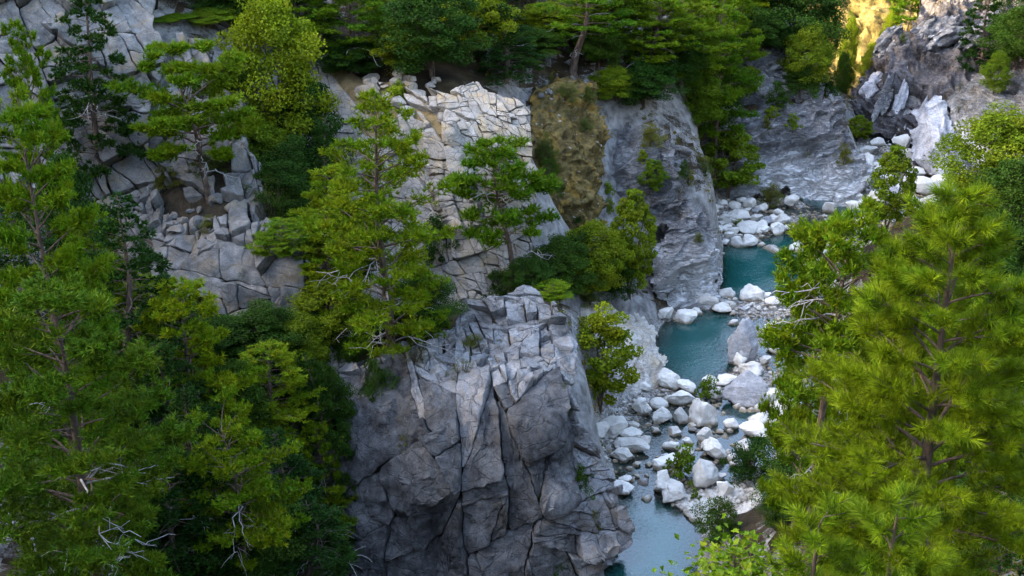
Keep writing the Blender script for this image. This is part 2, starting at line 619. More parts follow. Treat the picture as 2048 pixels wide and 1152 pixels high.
def fracture(poly, rng, target, angles, out, sg=.95):
    """split a convex cell again and again along the rock's joint directions"""
    c = centroid(poly)
    if abs(area(poly)) < target(*c) * math.exp(rng.gauss(0, sg)) or len(out) > 600:
        out.append(poly)
        return
    cand = []
    for a_ in angles(*c):
        t = R(a_ + rng.gauss(0, 9))
        nx, ny = -math.sin(t), math.cos(t)
        pr = [p[0] * nx + p[1] * ny for p in poly]
        cand.append((max(pr) - min(pr), nx, ny))
    wt = [x[0] ** 4 for x in cand]
    ext, nx, ny = rng.choices(cand, wt)[0]
    off = c[0] * nx + c[1] * ny + rng.uniform(-.24, .24) * ext
    A = clip_half(poly, nx, ny, off); B = clip_half(poly, -nx, -ny, -off)
    for q in (A, B):
        if len(q) >= 3:
            fracture(q, rng, target, angles, out, sg)


def inset(outline, cell, rng, gap):
    """the outline clipped by the cell's edges, each moved in by its own joint width"""
    if area(cell) < 0:
        cell = cell[::-1]
    poly = outline
    for i in range(len(cell)):
        x0, y0 = cell[i]; x1, y1 = cell[(i + 1) % len(cell)]
        L = math.hypot(x1 - x0, y1 - y0)
        if L < 1e-6:
            continue
        nx, ny = (y1 - y0) / L, -(x1 - x0) / L
        poly = clip_half(poly, nx, ny, x0 * nx + y0 * ny - gap * math.exp(rng.gauss(-.2, .9)))
        if len(poly) < 3:
            return None
    return poly


def area(poly):
    a = 0
    for i in range(len(poly)):
        x0, y0 = poly[i]; x1, y1 = poly[(i + 1) % len(poly)]
        a += x0 * y1 - x1 * y0
    return a / 2


def block_mesh(name, poly, patch, prot, tilt, thick, res, amp, seed, bev=0.12, wobble=6.5):
    """one joint block: rounded, rough front face, sides going back into the crag"""
    a = area(poly)
    if abs(a) < 12:
        return None
    if a < 0:
        poly = poly[::-1]
    # drop tiny edges, round the corners
    pts = [np.array(p) for p in poly]
    q = []
    for i in range(len(pts)):
        A, B = pts[i], pts[(i + 1) % len(pts)]
        if np.linalg.norm(B - A) < 1.0:
            continue
        q += [A * 0.93 + B * 0.07, A * 0.07 + B * 0.93]
    if len(q) < 3:
        return None
    cu, cv = np.mean(q, 0)
    c = patch.S(np.array([cu]), np.array([cv]))[0]
    ppm = F / depth_of(c)
    step = res * ppm
    ring = []
    for i in range(len(q)):
        A, B = q[i], q[(i + 1) % len(q)]
        n = max(1, int(np.linalg.norm(B - A) / step))
        for k in range(n):
            ring.append(A + (B - A) * k / n)
    ring = np.array(ring)
    wb = np.stack([fbm(np.stack([ring[:, 0] / 16, ring[:, 1] / 16, np.full(len(ring), 1.5)], -1), 3, 5),
                   fbm(np.stack([ring[:, 0] / 16, ring[:, 1] / 16, np.full(len(ring), 8.5)], -1), 3, 6)], -1)
    lw = np.stack([fbm(np.stack([ring[:, 0] / 75, ring[:, 1] / 75, np.full(len(ring), 3.5)], -1), 2, 15), fbm(np.stack([ring[:, 0] / 75, ring[:, 1] / 75, np.full(len(ring), 6.5)], -1), 2, 16)], -1)
    ring = ring + wb * 2.8 + lw * wobble
    rad = np.sqrt(abs(a) / math.pi)
    bs = max(0.02, min(0.3, bev * ppm / rad))
    nr = max(2, int(rad / step))
    scales = [1.0, 1.0, 1 - 0.35 * bs, 1 - bs] + [(1 - bs) * (1 - (k + 1) / (nr + 1)) for k in range(nr)]
    offs = [-thick, -bev * 0.9, -bev * 0.3, 0.0] + [0.0] * nr
    n = len(ring)
    U, V, D = [], [], []
    for s_, o_ in zip(scales, offs):
        U.append(cu + (ring[:, 0] - cu) * s_); V.append(cv + (ring[:, 1] - cv) * s_); D.append(np.full(n, o_))
    U.append(np.array([cu])); V.append(np.array([cv])); D.append(np.array([0.0]))
    U = np.concatenate(U); V = np.concatenate(V); D = np.concatenate(D)
    pos = patch.S(U, V); nor = patch.N(U, V)
    front = D > -thick * 0.9
    d = D + prot + np.where(front, 1, 0.0) * (tilt[0] * (U - cu) + tilt[1] * (V - cv)) / ppm
    d = d + np.where(front, rough_disp(pos + seed * 3.1, seed, amp), 0)
    pos = pos + nor * d[:, None]
    faces = []
    for r_ in range(len(scales) - 1):
        for i in range(n):
            j = (i + 1) % n
            faces.append((r_ * n + i, r_ * n + j, (r_ + 1) * n + j, (r_ + 1) * n + i))
    last = (len(scales) - 1) * n
    cidx = len(pos) - 1
    for i in range(n):
        faces.append((last + i, last + (i + 1) % n, cidx))
    me = bpy.data.meshes.new(name)
    me.from_pydata(pos.tolist(), [], faces)
    me.polygons.foreach_set('use_smooth', np.ones(len(me.polygons), bool))
    # outward winding
    me.update()
    f = me.polygons[len(me.polygons) - 1]
    if Vector(f.normal).dot(Vector(nor[cidx])) < 0:
        me.flip_normals()
    me.set_sharp_from_angle(angle=R(42))
    return me


def block_cliff(name, label, patch, target, angles, rng, mat, core_mat, gap, prot=(-0.05, 0.1), macro=0.7, macro_sc=0.25, tilt=0.12, thick=1.3, res=0.16, amp=0.16,
                bev=0.05, protf=None, base=None, core_off=-0.3, core_step=7, piece='rock_block', skip=None, sg=.95):
    c = patch.S(np.array([patch.outline[0][0]]), np.array([patch.outline[0][1]]))[0]
    root = empty(name, base if base else Vector(c), label, 'cliff')
    cme = grid_mesh(name + '_bedrock', patch, core_step, core_off, 3.5, lambda p, u, v: 0.15 * fbm(p * 1.5, 3, patch.seed))
    k = link('bedrock', cme, core_mat, root); k.matrix_parent_inverse = Matrix.Translation(-root.location)
    o = np.array(patch.outline)
    x0, y0 = o.min(0) - 5; x1, y1 = o.max(0) + 5
    cells = []
    fracture([(x0, y0), (x1, y0), (x1, y1), (x0, y1)], rng, target, angles, cells, sg)
    for cell in cells:
        poly = inset(patch.outline, cell, rng, gap)
        if poly is None or abs(area(poly)) < 25:
            continue
        cu, cv = centroid(poly)
        if skip and skip(cu, cv):
            continue
        p0 = patch.S(np.array([cu]), np.array([cv]))
        pr = rng.uniform(*prot) + macro * float(np.clip(cellfacet(p0 * macro_sc, patch.seed + 3, .3)[0] + .5, 0, 1))
        if protf:
            pr += protf(cu, cv)
        tl = tilt * min(1.0, math.sqrt(2600 / abs(area(poly))))
        me = block_mesh(piece, poly, patch, pr, (rng.gauss(0, tl), rng.gauss(0, tl)), thick, res, amp, rng.randint(0, 999), bev)
        if me is None:
            continue
        b = link(piece, me, mat(cu, cv) if callable(mat) else mat, root)
        b.matrix_parent_inverse = Matrix.Translation(-root.location)
    return root


rng = random.Random(7)

# --- the crag in the middle, standing in the pool
C_out = [(600, 1240), (612, 1000), (632, 900), (612, 800), (606, 705), (660, 692), (720, 735), (790, 705), (850, 688), (905, 652), (925, 602), (962, 603),
         (1010, 606), (1050, 583), (1078, 588), (1090, 610), (1110, 620), (1114, 642), (1136, 660), (1151, 690), (1148, 722), (1140, 772), (1118, 782),
         (1130, 830), (1156, 858), (1182, 878), (1197, 902), (1200, 936), (1225, 950), (1230, 1000), (1246, 1050), (1251, 1086), (1205, 1112), (1180, 1240)]
C_ctl = [(600, 1240, 51.8), (900, 1240, 50.6), (1180, 1240, 50.4), (600, 1175, 52.5), (900, 1175, 51.2), (1100, 1175, 50.8), (1180, 1175, 51.3), (620, 1000, 54), (800, 1000, 52.3), (1000, 1000, 51.6), (1110, 1000, 51.5),
         (1180, 1000, 52.6), (1245, 1070, 52.9), (1225, 960, 54.2), (620, 850, 56), (700, 860, 54.6), (760, 850, 54.3), (880, 850, 53.1), (1000, 850, 52.8), (1080, 860, 52.7), (1130, 870, 53.9),
         (1190, 910, 55.0), (620, 720, 59), (760, 770, 56.5), (900, 780, 54.8), (1000, 790, 54.0), (1100, 790, 54.3), (800, 710, 58.3), (900, 720, 57.4), (1000, 720, 57.2),
         (1100, 720, 56.8), (1145, 730, 57.0), (930, 650, 60.6), (1050, 640, 60.0), (1130, 680, 59.0), (930, 605, 62), (1060, 590, 61.6), (860, 930, 52.0), (720, 950, 53.0), (740, 1080, 52.8), (860, 1080, 52.2)]
patC = Patch(C_out, C_ctl, seed=3)
patC.controls(26, 1.1, 26)

# --- upper left cliff of big slabs
A_out = [(-60, -60), (320, -60), (300, 60), (316, 95), (330, 132), (300, 230), (296, 300), (330, 345), (262, 420), (330, 470), (310, 570), (200, 570), (140, 420), (-60, 340)]
A_ctl = [(-60, -60, 74), (300, -60, 79), (0, 0, 73.5), (300, 0, 77), (300, 100, 74.5), (330, 130, 74.5), (150, 200, 70.8), (300, 230, 72), (0, 300, 69.0), (150, 350, 68.5), (290, 300, 70.5), (250, 420, 68), (330, 470, 66.5), (250, 560, 66), (80, 100, 72)]
patA = Patch(A_out, A_ctl, seed=13)
patA.controls()

# --- left ledge with rubble and the tower of blocks behind it
B_out = [(300, 600), (305, 470), (262, 420), (335, 345), (300, 300), (335, 190), (362, 88), (410, 86), (432, 160), (486, 200), (492, 300), (526, 325), (532, 390), (505, 430), (600, 480), (612, 560), (605, 655), (520, 662), (446, 640), (420, 600)]
B_ctl = [(300, 300, 71), (385, 100, 76), (430, 160, 74.5), (480, 230, 72.5), (520, 340, 69.5), (350, 400, 67.6), (500, 420, 66.8), (330, 480, 64.8), (450, 480, 63.9), (590, 490, 63.2), (440, 525, 62.2), (590, 540, 61.7), (500, 655, 60.6), (600, 655, 60.4), (300, 600, 62.4), (400, 330, 69.5), (440, 400, 67.3)]
patB = Patch(B_out, B_ctl, seed=23)
patB.controls()

# --- pale cracked slabs behind the tall pine
D_out = [(600, 300), (640, 240), (600, 60), (640, 20), (690, 90), (720, 150), (790, 150), (805, 188), (850, 200), (900, 200), (955, 165), (972, 190), (1040, 198), (1062, 226), (1060, 330), (1078, 345), (1066, 420), (1064, 610), (870, 630), (800, 610), (600, 610)]
D_ctl = [(600, 50, 88), (690, 80, 87), (700, 170, 82), (790, 160, 81), (850, 205, 79), (960, 170, 79.5), (1050, 205, 77.3), (860, 255, 76.2), (900, 255, 75.8), (1060, 320, 75.5), (930, 330, 75.0), (800, 300, 77.4), (700, 300, 79), (640, 250, 81), (600, 300, 80.5),
         (600, 610, 71), (800, 450, 74.3), (960, 450, 72.8), (1060, 450, 73.3), (800, 600, 71), (960, 600, 70), (1060, 600, 71.3)]
patD = Patch(D_out, D_ctl, seed=33)
slab_poly = [(838, 262), (900, 254), (932, 330), (962, 450), (915, 470), (890, 420), (855, 330)]
patD.extra = lambda u, v: -0.75 * np.clip((in_poly(u, v, slab_poly) * 2 - 1) * dist_poly(u, v, slab_poly) / 6 + 0.5, 0, 1)
rubD = [(690, 130), (800, 150), (850, 205), (880, 250), (760, 270), (700, 250)]
patD.controls()

# --- cream bedrock bank of the middle pool
G_out = [(1140, 640), (1160, 600), (1195, 590), (1245, 602), (1292, 632), (1322, 662), (1312, 690), (1330, 742), (1338, 772), (1292, 805), (1225, 775), (1170, 720)]
G_ctl = [(1330, 748, 72.2), (1310, 685, 76.2), (1292, 635, 79.2), (1195, 595, 76.5), (1245, 612, 77.2), (1180, 720, 70.5), (1140, 640, 72.5), (1225, 772, 68.8), (1292, 803, 68.6), (1260, 690, 72.6), (1300, 740, 71.5)]
patG = Patch(G_out, G_ctl, seed=43)
patG.controls(30, 0.7)

# --- grey rock with the cave
Fo = [(1215, 475), (1205, 400), (1220, 330), (1240, 272), (1290, 236), (1312, 250), (1330, 300), (1346, 284), (1372, 310), (1387, 380), (1412, 420), (1432, 470), (1443, 500), (1444, 560), (1452, 592), (1420, 628), (1330, 628), (1308, 600), (1308, 530), (1270, 490)]
F_ctl = [(1440, 600, 83.4), (1330, 620, 81.8), (1420, 625, 81.8), (1440, 490, 86.5), (1380, 500, 83.6), (1380, 400, 85.3), (1340, 290, 88.4), (1300, 240, 92), (1240, 270, 90.5), (1215, 400, 87.6), (1220, 470, 85.5), (1300, 520, 83.6), (1370, 310, 89), (1410, 420, 87.5), (1300, 350, 87), (1330, 420, 85.2), (1370, 560, 82.9)]
patF = Patch(Fo, F_ctl, seed=53)
patF.extra = lambda u, v: (3.4 * np.clip(1.25 - np.hypot((u - 1326) / 20, (v - 482) / 24), 0, 1) ** 0.7 + 0.8 * np.clip(1.2 - np.hypot((u - 1352) / 17, (v - 434) / 13), 0, 1)
                           + 1.3 * np.exp(-((u - 1318 - (v - 300) * .1) / 10) ** 2) * np.clip((v - 270) / 40, 0, 1) * np.clip((400 - v) / 60, 0, 1))
patF.controls(22, 2.2, 24)

# --- far gorge wall
Ho = [(1396, 300), (1410, 250), (1460, 222), (1472, 130), (1460, 60), (1500, 56), (1560, 75), (1585, 130), (1625, 160), (1660, 192), (1700, 190), (1706, 240), (1690, 272), (1722, 310), (1742, 350), (1722, 405), (1690, 442), (1640, 425), (1560, 385), (1500, 405), (1440, 408), (1400, 408), (1396, 340)]
H_ctl = [(1390, 405, 104), (1440, 405, 104.6), (1560, 385, 106), (1640, 425, 102.5), (1690, 440, 101), (1735, 345, 110), (1380, 280, 109), (1500, 300, 107.8), (1500, 225, 110), (1640, 300, 108.2), (1650, 205, 111), (1700, 200, 112), (1690, 270, 110.6), (1460, 100, 117), (1560, 90, 119), (1680, 370, 104.5), (1600, 370, 106), (1540, 150, 114)]
patH = Patch(Ho, H_ctl, seed=63)
patH.controls(28, 1.2)

# --- far right wall, streaked by water
Io = [(1692, 205), (1722, 140), (1765, 92), (1832, 50), (1850, -60), (2110, -60), (2110, 200), (1990, 330), (1830, 330), (1812, 292), (1750, 290), (1705, 268)]
I_ctl = [(1700, 200, 128), (1705, 265, 123), (1750, 285, 121), (1810, 290, 121), (1830, 330, 117), (1990, 330, 114), (1760, 92, 131), (1800, 130, 126.5), (1780, 200, 124), (1850, 50, 131), (1860, -60, 142), (2000, -60, 138), (2110, -60, 134), (2000, 60, 129), (2100, 100, 122), (1930, 100, 128), (1900, 200, 121), (2100, 200, 117)]
patI = Patch(Io, I_ctl, seed=73)
patI.controls(34, 1.0)
I2o = [(1892, 200), (1905, 165), (1950, 142), (2000, 136), (2110, 118), (2110, 360), (1960, 360), (1938, 300), (1900, 250)]
I2_ctl = [(1895, 200, 117), (1950, 145, 118), (2110, 120, 114), (2110, 360, 106), (1960, 355, 109), (1940, 260, 112.5), (2020, 250, 110)]
patI2 = Patch(I2o, I2_ctl, seed=83)
patI2.controls(34, 1.0)
I3o = [(1812, 255), (1830, 215), (1866, 188), (1896, 176), (1904, 210), (1900, 260), (1928, 290), (1948, 320), (1944, 350), (1870, 356), (1828, 326)]
I3_ctl = [(1820, 250, 115.5), (1870, 195, 117.5), (1892, 182, 118.2), (1892, 260, 113.6), (1930, 310, 111.6), (1835, 320, 112.5), (1870, 345, 110.6), (1938, 345, 110), (1860, 270, 113)]
patI3 = Patch(I3o, I3_ctl, seed=93)
patI3.extra = lambda u, v: -1.5 * np.exp(-((u - 1864 - (v - 260) * .25) / 40) ** 2)

# --- sunlit slope beyond the gorge
Jo = [(1585, -80), (1960, -80), (1900, 60), (1790, 110), (1740, 170), (1700, 250), (1640, 190), (1600, 100)]
J_ctl = [(1585, -80, 174), (1960, -80, 152), (1900, 60, 148), (1740, 170, 147), (1700, 250, 142), (1640, 190, 150), (1600, 100, 160), (1750, 20, 157), (1750, 100, 151)]
patJ = Patch(Jo, J_ctl, seed=103)
patJ.controls(45, 3.0)

# --- ochre conglomerate wall
Eo = [(1050, 330), (1060, 215), (1075, 170), (1140, 155), (1185, 165), (1215, 230), (1218, 330), (1208, 400), (1212, 470), (1150, 470), (1090, 420), (1060, 400)]
E_ctl = [(1050, 330, 82), (1065, 210, 86), (1140, 158, 89.5), (1200, 180, 90), (1218, 330, 86.5), (1212, 470, 83), (1150, 470, 81.5), (1130, 300, 84), (1060, 400, 81), (1160, 380, 83)]
patE = Patch(Eo, E_ctl, seed=113)
patE.controls(28, 0.8)

# ------------------------------------------------------------------ terrain
RIV = [(1150, 1175), (1235, 1105), (1245, 1060), (1210, 960), (1195, 900), (1200, 850), (1280, 790), (1330, 745), (1312, 690), (1330, 645), (1380, 618), (1440, 600), (1442, 500), (1420, 470), (1410, 420), (1440, 405), (1500, 402), (1560, 385),
       (1640, 425), (1690, 440), (1720, 400), (1738, 350), (1700, 280), (1750, 288), (1815, 292), (1835, 330), (1935, 348), (1920, 420), (1800, 470), (1680, 560), (1640, 650), (1640, 720), (1690, 790), (1660, 880), (1560, 905), (1530, 1000), (1410, 1065), (1395, 1175)]
RIVw = [tuple(PZ(u, v)[:2]) for u, v in RIV]
pools = [([(1150, 1175), (1235, 1105), (1245, 1060), (1222, 1008), (1290, 1000), (1330, 1004), (1390, 1050), (1405, 1085), (1395, 1175)], 2.2),
         ([(1300, 700), (1322, 650), (1420, 622), (1470, 632), (1480, 660), (1466, 700), (1462, 745), (1400, 775), (1350, 772), (1325, 745)], 2.4),
         ([(1436, 592), (1432, 495), (1500, 488), (1560, 468), (1620, 480), (1600, 560), (1545, 592), (1480, 600)], 2.8),
         ([(1440, 800), (1530, 815), (1540, 860), (1470, 850)], 0.9)]
pools = [([tuple(PZ(u, v)[:2]) for u, v in pl], d) for pl, d in pools]
RIFF = [tuple(PZ(u, v)[:2]) for u, v in [(1205, 1000), (1230, 940), (1290, 880), (1280, 840), (1330, 800), (1400, 790), (1500, 830), (1540, 880), (1480, 960), (1400, 960), (1330, 1010)]]


def smooth01(x):
    x = np.clip(x, 0, 1)
    return x * x * (3 - 2 * x)


def shade_massif(x, y):
    """the wide unseen massif round the gorge, its left ridge shaped to shade it"""
    x = np.asarray(x, float); y = np.asarray(y, float)
    p = np.stack([x / 60, y / 60, 0 * x], -1)
    n = fbm(p, 4, 201)
    back = np.minimum(36 - y * 0.6, 75 + 6 * n)
    back = np.where(y > 0, 36 - y * 0.62, back)
    left = np.minimum(np.maximum(0, (-38 - x)) * 0.92 + 14 + np.clip(y, 0, 80) * .08, 116)
    left = 8 + (left - 8) * (1 - smooth01((y - 126) / 20.0))  # unseen ridge cut short here so sun reaches the far slope
    right = np.minimum(np.maximum(0, (x - 42 - 0.12 * np.clip(y - 100, 0, 80))) * 0.8 + 8, 75)
    far = np.minimum(np.maximum(0, (y - 165)) * 0.42 + 8, 60)
    return np.maximum(np.maximum(left, right), np.maximum(back, far)) + np.where(y < 0, .6, 2.5) * n


vis = [(0, 1150, 39), (150, 1150, 40), (300, 1150, 42), (450, 1150, 44), (580, 1150, 47), (100, 900, 45), (300, 900, 48), (500, 900, 52), (560, 800, 55), (100, 700, 52), (300, 700, 56), (500, 700, 58.5), (640, 670, 60.5), (760, 725, 58.2), (700, 660, 61), (850, 650, 62), (200, 600, 62), (50, 480, 62),
       (-100, 400, 62), (650, 560, 68), (560, 420, 70), (560, 250, 77), (620, 0, 92), (750, 60, 92), (900, 100, 88), (900, 0, 97), (1000, 100, 92), (1000, 150, 86), (1000, -100, 112), (1100, 0, 104), (1100, 120, 93), (1250, 0, 110), (1250, 150, 95), (1350, 0, 118), (1350, 150, 102), (1350, 230, 96), (1420, 180, 106), (1400, 60, 116),
       (1500, 0, 128), (1600, 60, 126), (1600, -60, 140), (1100, 560, 72), (1180, 540, 74), (1250, 560, 77), (1100, 600, 66), (1280, 590, 79.5), (1150, 620, 68), (400, 0, 84), (400, -80, 92), (480, 100, 80)]
for u, v, Y in vis:
    TCTRL.append(list(P(u, v, Y)))
TCTRL += [(38, 134, -1.5), (42, 140, -2), (40, 146, -2), (36, 140, -1.5), (34, 134, 0), (46, 146, -1), (44, 134, 0), (-6, 42, 3), (-14, 50, 4.5), (-9, 49, 2.6), (-4, 48.5, 1.2), (0, 48.5, .3), (2, 45, -.5), (6, 47, -1), (10, 47, 1.5), (13, 50, 3.6), (16, 54, 3.2), (12.5, 56, 1.2), (17, 62, 2.2), (22, 66, 4.5), (24, 50, 10), (26, 74, 4), (32, 70, 8), (28, 84, 4), (40, 90, 6), (34, 95, 3), (44, 100, 6), (48, 108, 8), (38, 78, 8), (20, 45, 11), (16, 36, 14), (26, 40, 14),
          (0, 0, 36), (3, 8, 31), (-6, 8, 31), (3, 14, 26), (3, 20, 20.5), (3, 27, 14), (3, 34, 8.5), (4, 40, 3), (6, 16, 25.5), (10, 18, 25), (10, 26, 17.5), (9, 36, 9), (14, 25, 20), (-8, 18, 22), (-8, 28, 14), (-10, 36, 9), (-16, 30, 14.5), (-18, 38, 11), (-24, 36, 16), (-30, 46, 18), (-34, 58, 20), (-38, 70, 26),
          (-36, 86, 26), (-24, 92, 24), (-10, 108, 22), (5, 122, 18), (15, 140, 9), (0, 150, 8), (30, 160, 3), (12, 104, 14)]
for t in np.arange(0, 1, .05):
    for x, y in ((-55 + 135 * t, 2), (-55 + 135 * t, 190), (-55, 2 + 188 * t), (80, 2 + 188 * t)):
        if y > 6 or abs(x) > 14:
            TCTRL.append((x, y, float(shade_massif(np.array(x), np.array(y)))))
TC = np.array(TCTRL)
# thin out near-duplicates
keep = []
cellmap = {}
for i, p in enumerate(TC):
    k = (int(p[0] / 0.9), int(p[1] / 0.9))
    if k in cellmap:
        cellmap[k].append(i)
    else:
        cellmap[k] = [i]
TC2 = np.array([TC[v].mean(0) if len(v) == 1 else np.array([TC[v][:, 0].mean(), TC[v][:, 1].mean(), TC[v][:, 2].min() * .5 + TC[v][:, 2].mean() * .5]) for v in cellmap.values()])
terr = RBF(TC2[:, :2], TC2[:, 2], smooth=0.35)


def bed_level(x, y):
    p = np.stack([x, y, 0 * x], -1)
    b = 0.03 + 0.16 * fbm(p * 0.5, 3, 77) + 0.05 * fbm(p * 2.5, 2, 78)
    rf = smooth01((in_poly(x, y, RIFF) * 2 - 1) * dist_poly(x, y, RIFF) / 1.2 + .5)
    b = b * (1 - rf) + rf * (-0.16 + 0.12 * fbm(p * 0.9, 3, 79))
    for pl, d in pools:
        s = (in_poly(x, y, pl) * 2 - 1) * dist_poly(x, y, pl)
        b = b - d * smooth01((s + .3) / 3.2) - 0.25 * smooth01(s / .6 + .6)
    return b


def ground(x, y):
    x = np.asarray(x, float); y = np.asarray(y, float)
    z = terr(x, y)
    p = np.stack([x, y, 0 * x], -1)
    z = z + 0.35 * fbm(p * 0.22, 4, 55) + 0.12 * fbm(p * 1.3, 3, 56)
    s = (in_poly(x, y, RIVw) * 2 - 1) * dist_poly(x, y, RIVw)
    f = smooth01(s / 2.2 + 0.75)
    return z * (1 - f) + bed_level(x, y) * f, f


xs = np.arange(-55, 80.1, 0.5); ys = np.arange(2, 190.1, 0.5)
X, Yg = np.meshgrid(xs, ys)
Z, FB = ground(X, Yg)
nr, nc = X.shape
ii = np.arange(nr * nc).reshape(nr, nc)
Q = np.stack([ii[:-1, :-1].ravel(), ii[:-1, 1:].ravel(), ii[1:, 1:].ravel(), ii[1:, :-1].ravel()], -1)
TV = np.stack([X.ravel(), Yg.ravel(), Z.ravel()], -1)
m, nt, b = newmat('forest_floor')
pos = nd(nt, 'ShaderNodeNewGeometry').outputs['Position']
n1 = noise_n(nt, pos, 0.5, 6, .6); n2 = noise_n(nt, pos, 6.0, 6, .7); n3 = noise_n(nt, pos, 30.0, 4, .7)
soil = ramp(nt, n1, [(0.35, (0.014, 0.01, 0.005)), (0.55, (0.036, 0.025, 0.012)), (0.7, (0.065, 0.05, 0.026))])
soil = mixc(nt, 0.6, soil, ramp(nt, n2, [(0.3, 0.3), (0.7, 1.2)]), 'MULTIPLY')
vor = nd(nt, 'ShaderNodeTexVoronoi'); vor.inputs['Scale'].default_value = 5.5; nt.links.new(pos, vor.inputs['Vector'])
vor2 = nd(nt, 'ShaderNodeTexVoronoi'); vor2.inputs['Scale'].default_value = 15; nt.links.new(pos, vor2.inputs['Vector'])
hs = nd(nt, 'ShaderNodeSeparateColor'); nt.links.new(vor.outputs['Color'], hs.inputs[0])
grav = ramp(nt, hs.outputs[0], [(0.0, (0.13, 0.115, 0.095)), (0.5, (0.3, 0.285, 0.26)), (1.0, (0.55, 0.53, 0.5))])
grav = mixc(nt, 0.7, grav, ramp(nt, vor2.outputs['Distance'], [(0.1, 1.0), (0.7, 0.45)]), 'MULTIPLY')
at = nd(nt, 'ShaderNodeAttribute', attribute_name='bed')
sz = nd(nt, 'ShaderNodeSeparateXYZ'); nt.links.new(pos, sz.inputs[0])
wet = nd(nt, 'ShaderNodeMapRange'); wet.inputs['From Min'].default_value = 0.06; wet.inputs['From Max'].default_value = -0.15
nt.links.new(sz.outputs[2], wet.inputs['Value'])
grav = mixc(nt, wet.outputs[0], grav, mixc(nt, 1.0, grav, (0.34, 0.26, 0.17), 'MULTIPLY'))
gn = nd(nt, 'ShaderNodeSeparateXYZ'); nt.links.new(nd(nt, 'ShaderNodeNewGeometry').outputs['True Normal'], gn.inputs[0])
stp = nd(nt, 'ShaderNodeMapRange'); stp.inputs['From Min'].default_value = 0.8; stp.inputs['From Max'].default_value = 0.66
nt.links.new(mth(nt, 'ADD', gn.outputs[2], mth(nt, 'MULTIPLY', mth(nt, 'SUBTRACT', n2, .5), .5)), stp.inputs['Value'])
rk = ramp(nt, noise_n(nt, pos, 1.3, 6, .65), [(.35, (.1, .095, .09)), (.65, (.3, .29, .28))])
soil = mixc(nt, stp.outputs[0], soil, rk)
col = mixc(nt, at.outputs['Fac'], soil, grav)
nt.links.new(col, b.inputs['Base Color'])
hh = mth(nt, 'ADD', mth(nt, 'MULTIPLY', n2, .6), mth(nt, 'MULTIPLY', mth(nt, 'SUBTRACT', 1.0, vor.outputs['Distance']), at.outputs['Fac']))
hh = mth(nt, 'ADD', hh, mth(nt, 'MULTIPLY', n3, .25))
bp = nd(nt, 'ShaderNodeBump'); bp.inputs['Strength'].default_value = 0.8; bp.inputs['Distance'].default_value = 0.15
nt.links.new(hh, bp.inputs['Height']); nt.links.new(bp.outputs[0], b.inputs['Normal'])
b.inputs['Roughness'].default_value = 0.95; b.inputs['Specular IOR Level'].default_value = 0.15
M['floor'] = m
gme = mesh_np('ground', TV, Q, True, attr={'bed': FB})
tag(link('ground', gme, M['floor']), 'forest floor and stony riverbed of the gorge', None, None, 'structure')
SOLIDS.append((TV, Q))

# wide unseen massif, coarse, shaped to keep the sun off the gorge
xs = np.arange(-420, 421, 12.0); ys = np.arange(-320, 521, 12.0)
X2, Y2 = np.meshgrid(xs, ys)
Z2 = shade_massif(X2, Y2)
inside = (X2 > -56) & (X2 < 81) & (Y2 > 1) & (Y2 < 191)
Z2 = np.where(inside, np.minimum(Z2 - 10, -12), Z2)
nr, nc = X2.shape
ii = np.arange(nr * nc).reshape(nr, nc)
Q2 = np.stack([ii[:-1, :-1].ravel(), ii[:-1, 1:].ravel(), ii[1:, 1:].ravel(), ii[1:, :-1].ravel()], -1)
m, nt, b = newmat('wooded_massif')
pos = nd(nt, 'ShaderNodeNewGeometry').outputs['Position']
nt.links.new(ramp(nt, noise_n(nt, pos, .15, 8, .7), [(.35, (.03, .045, .015)), (.55, (.07, .085, .03)), (.68, (.3, .28, .24))]), b.inputs['Base Color'])
b.inputs['Roughness'].default_value = 0.95
tag(link('shade_massif', mesh_np('shade_massif', np.stack([X2.ravel(), Y2.ravel(), Z2.ravel()], -1), Q2, True), m), 'unseen wooded massif shaped to shade the gorge', None, None, 'structure')

# ------------------------------------------------------------------ build the rock
def bench_target(u, v):
    if v < 660 and u > 900: return 1000
    if u > 1120: return 1500 if v < 840 else 1700
    top = 800 if u > 800 else 770
    if v < top - 40: return 520
    if v < top: return 1100
    return 12000 if u < 1110 else 3000


def crag_angles(u, v):
    if v < 700 and u > 900: return (-14, 75, 10)
    if u > 1120: return (-8, 80, 18)
    if v < 770: return (20, 85, -35)
    return (82, 101, 64, -26)


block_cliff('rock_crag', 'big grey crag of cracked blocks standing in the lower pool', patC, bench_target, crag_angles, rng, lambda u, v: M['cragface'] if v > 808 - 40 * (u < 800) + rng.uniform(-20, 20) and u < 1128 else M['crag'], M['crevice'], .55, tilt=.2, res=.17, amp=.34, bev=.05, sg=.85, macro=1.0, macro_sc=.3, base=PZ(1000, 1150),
            protf=lambda u, v: .55 * math.exp(-((u - 868) / 60) ** 2 - ((v - 890) / 110) ** 2) + .35 * math.exp(-((u - 715) / 70) ** 2 - ((v - 930) / 110) ** 2))
block_cliff('rock_cliff', 'dark grey cliff of large tilted slabs above the wooded slope pines', patA, lambda u, v: 4200 if v < 330 else 2200, lambda u, v: (64, -14, 40), rng, M['leftrock'], M['crevice'], .9, tilt=.16, res=.18, amp=.24, bev=.06, sg=.7, macro=1.0, macro_sc=.28)
block_cliff('rock_ledge', 'rubble ledge of fractured blocks carrying loose rubble', patB, lambda u, v: 3000 if v > 515 else (2400 if v < 330 else 800), lambda u, v: (86, 8, -30), rng, M['leftrock'], M['crevice'], .8, tilt=.2, res=.18, amp=.2, bev=.06, macro=.8, macro_sc=.35,
            skip=lambda u, v: in_poly(np.array([u]), np.array([v]), [(300, 330), (440, 320), (480, 430), (380, 430), (320, 420)])[0] and rng.random() < .6)
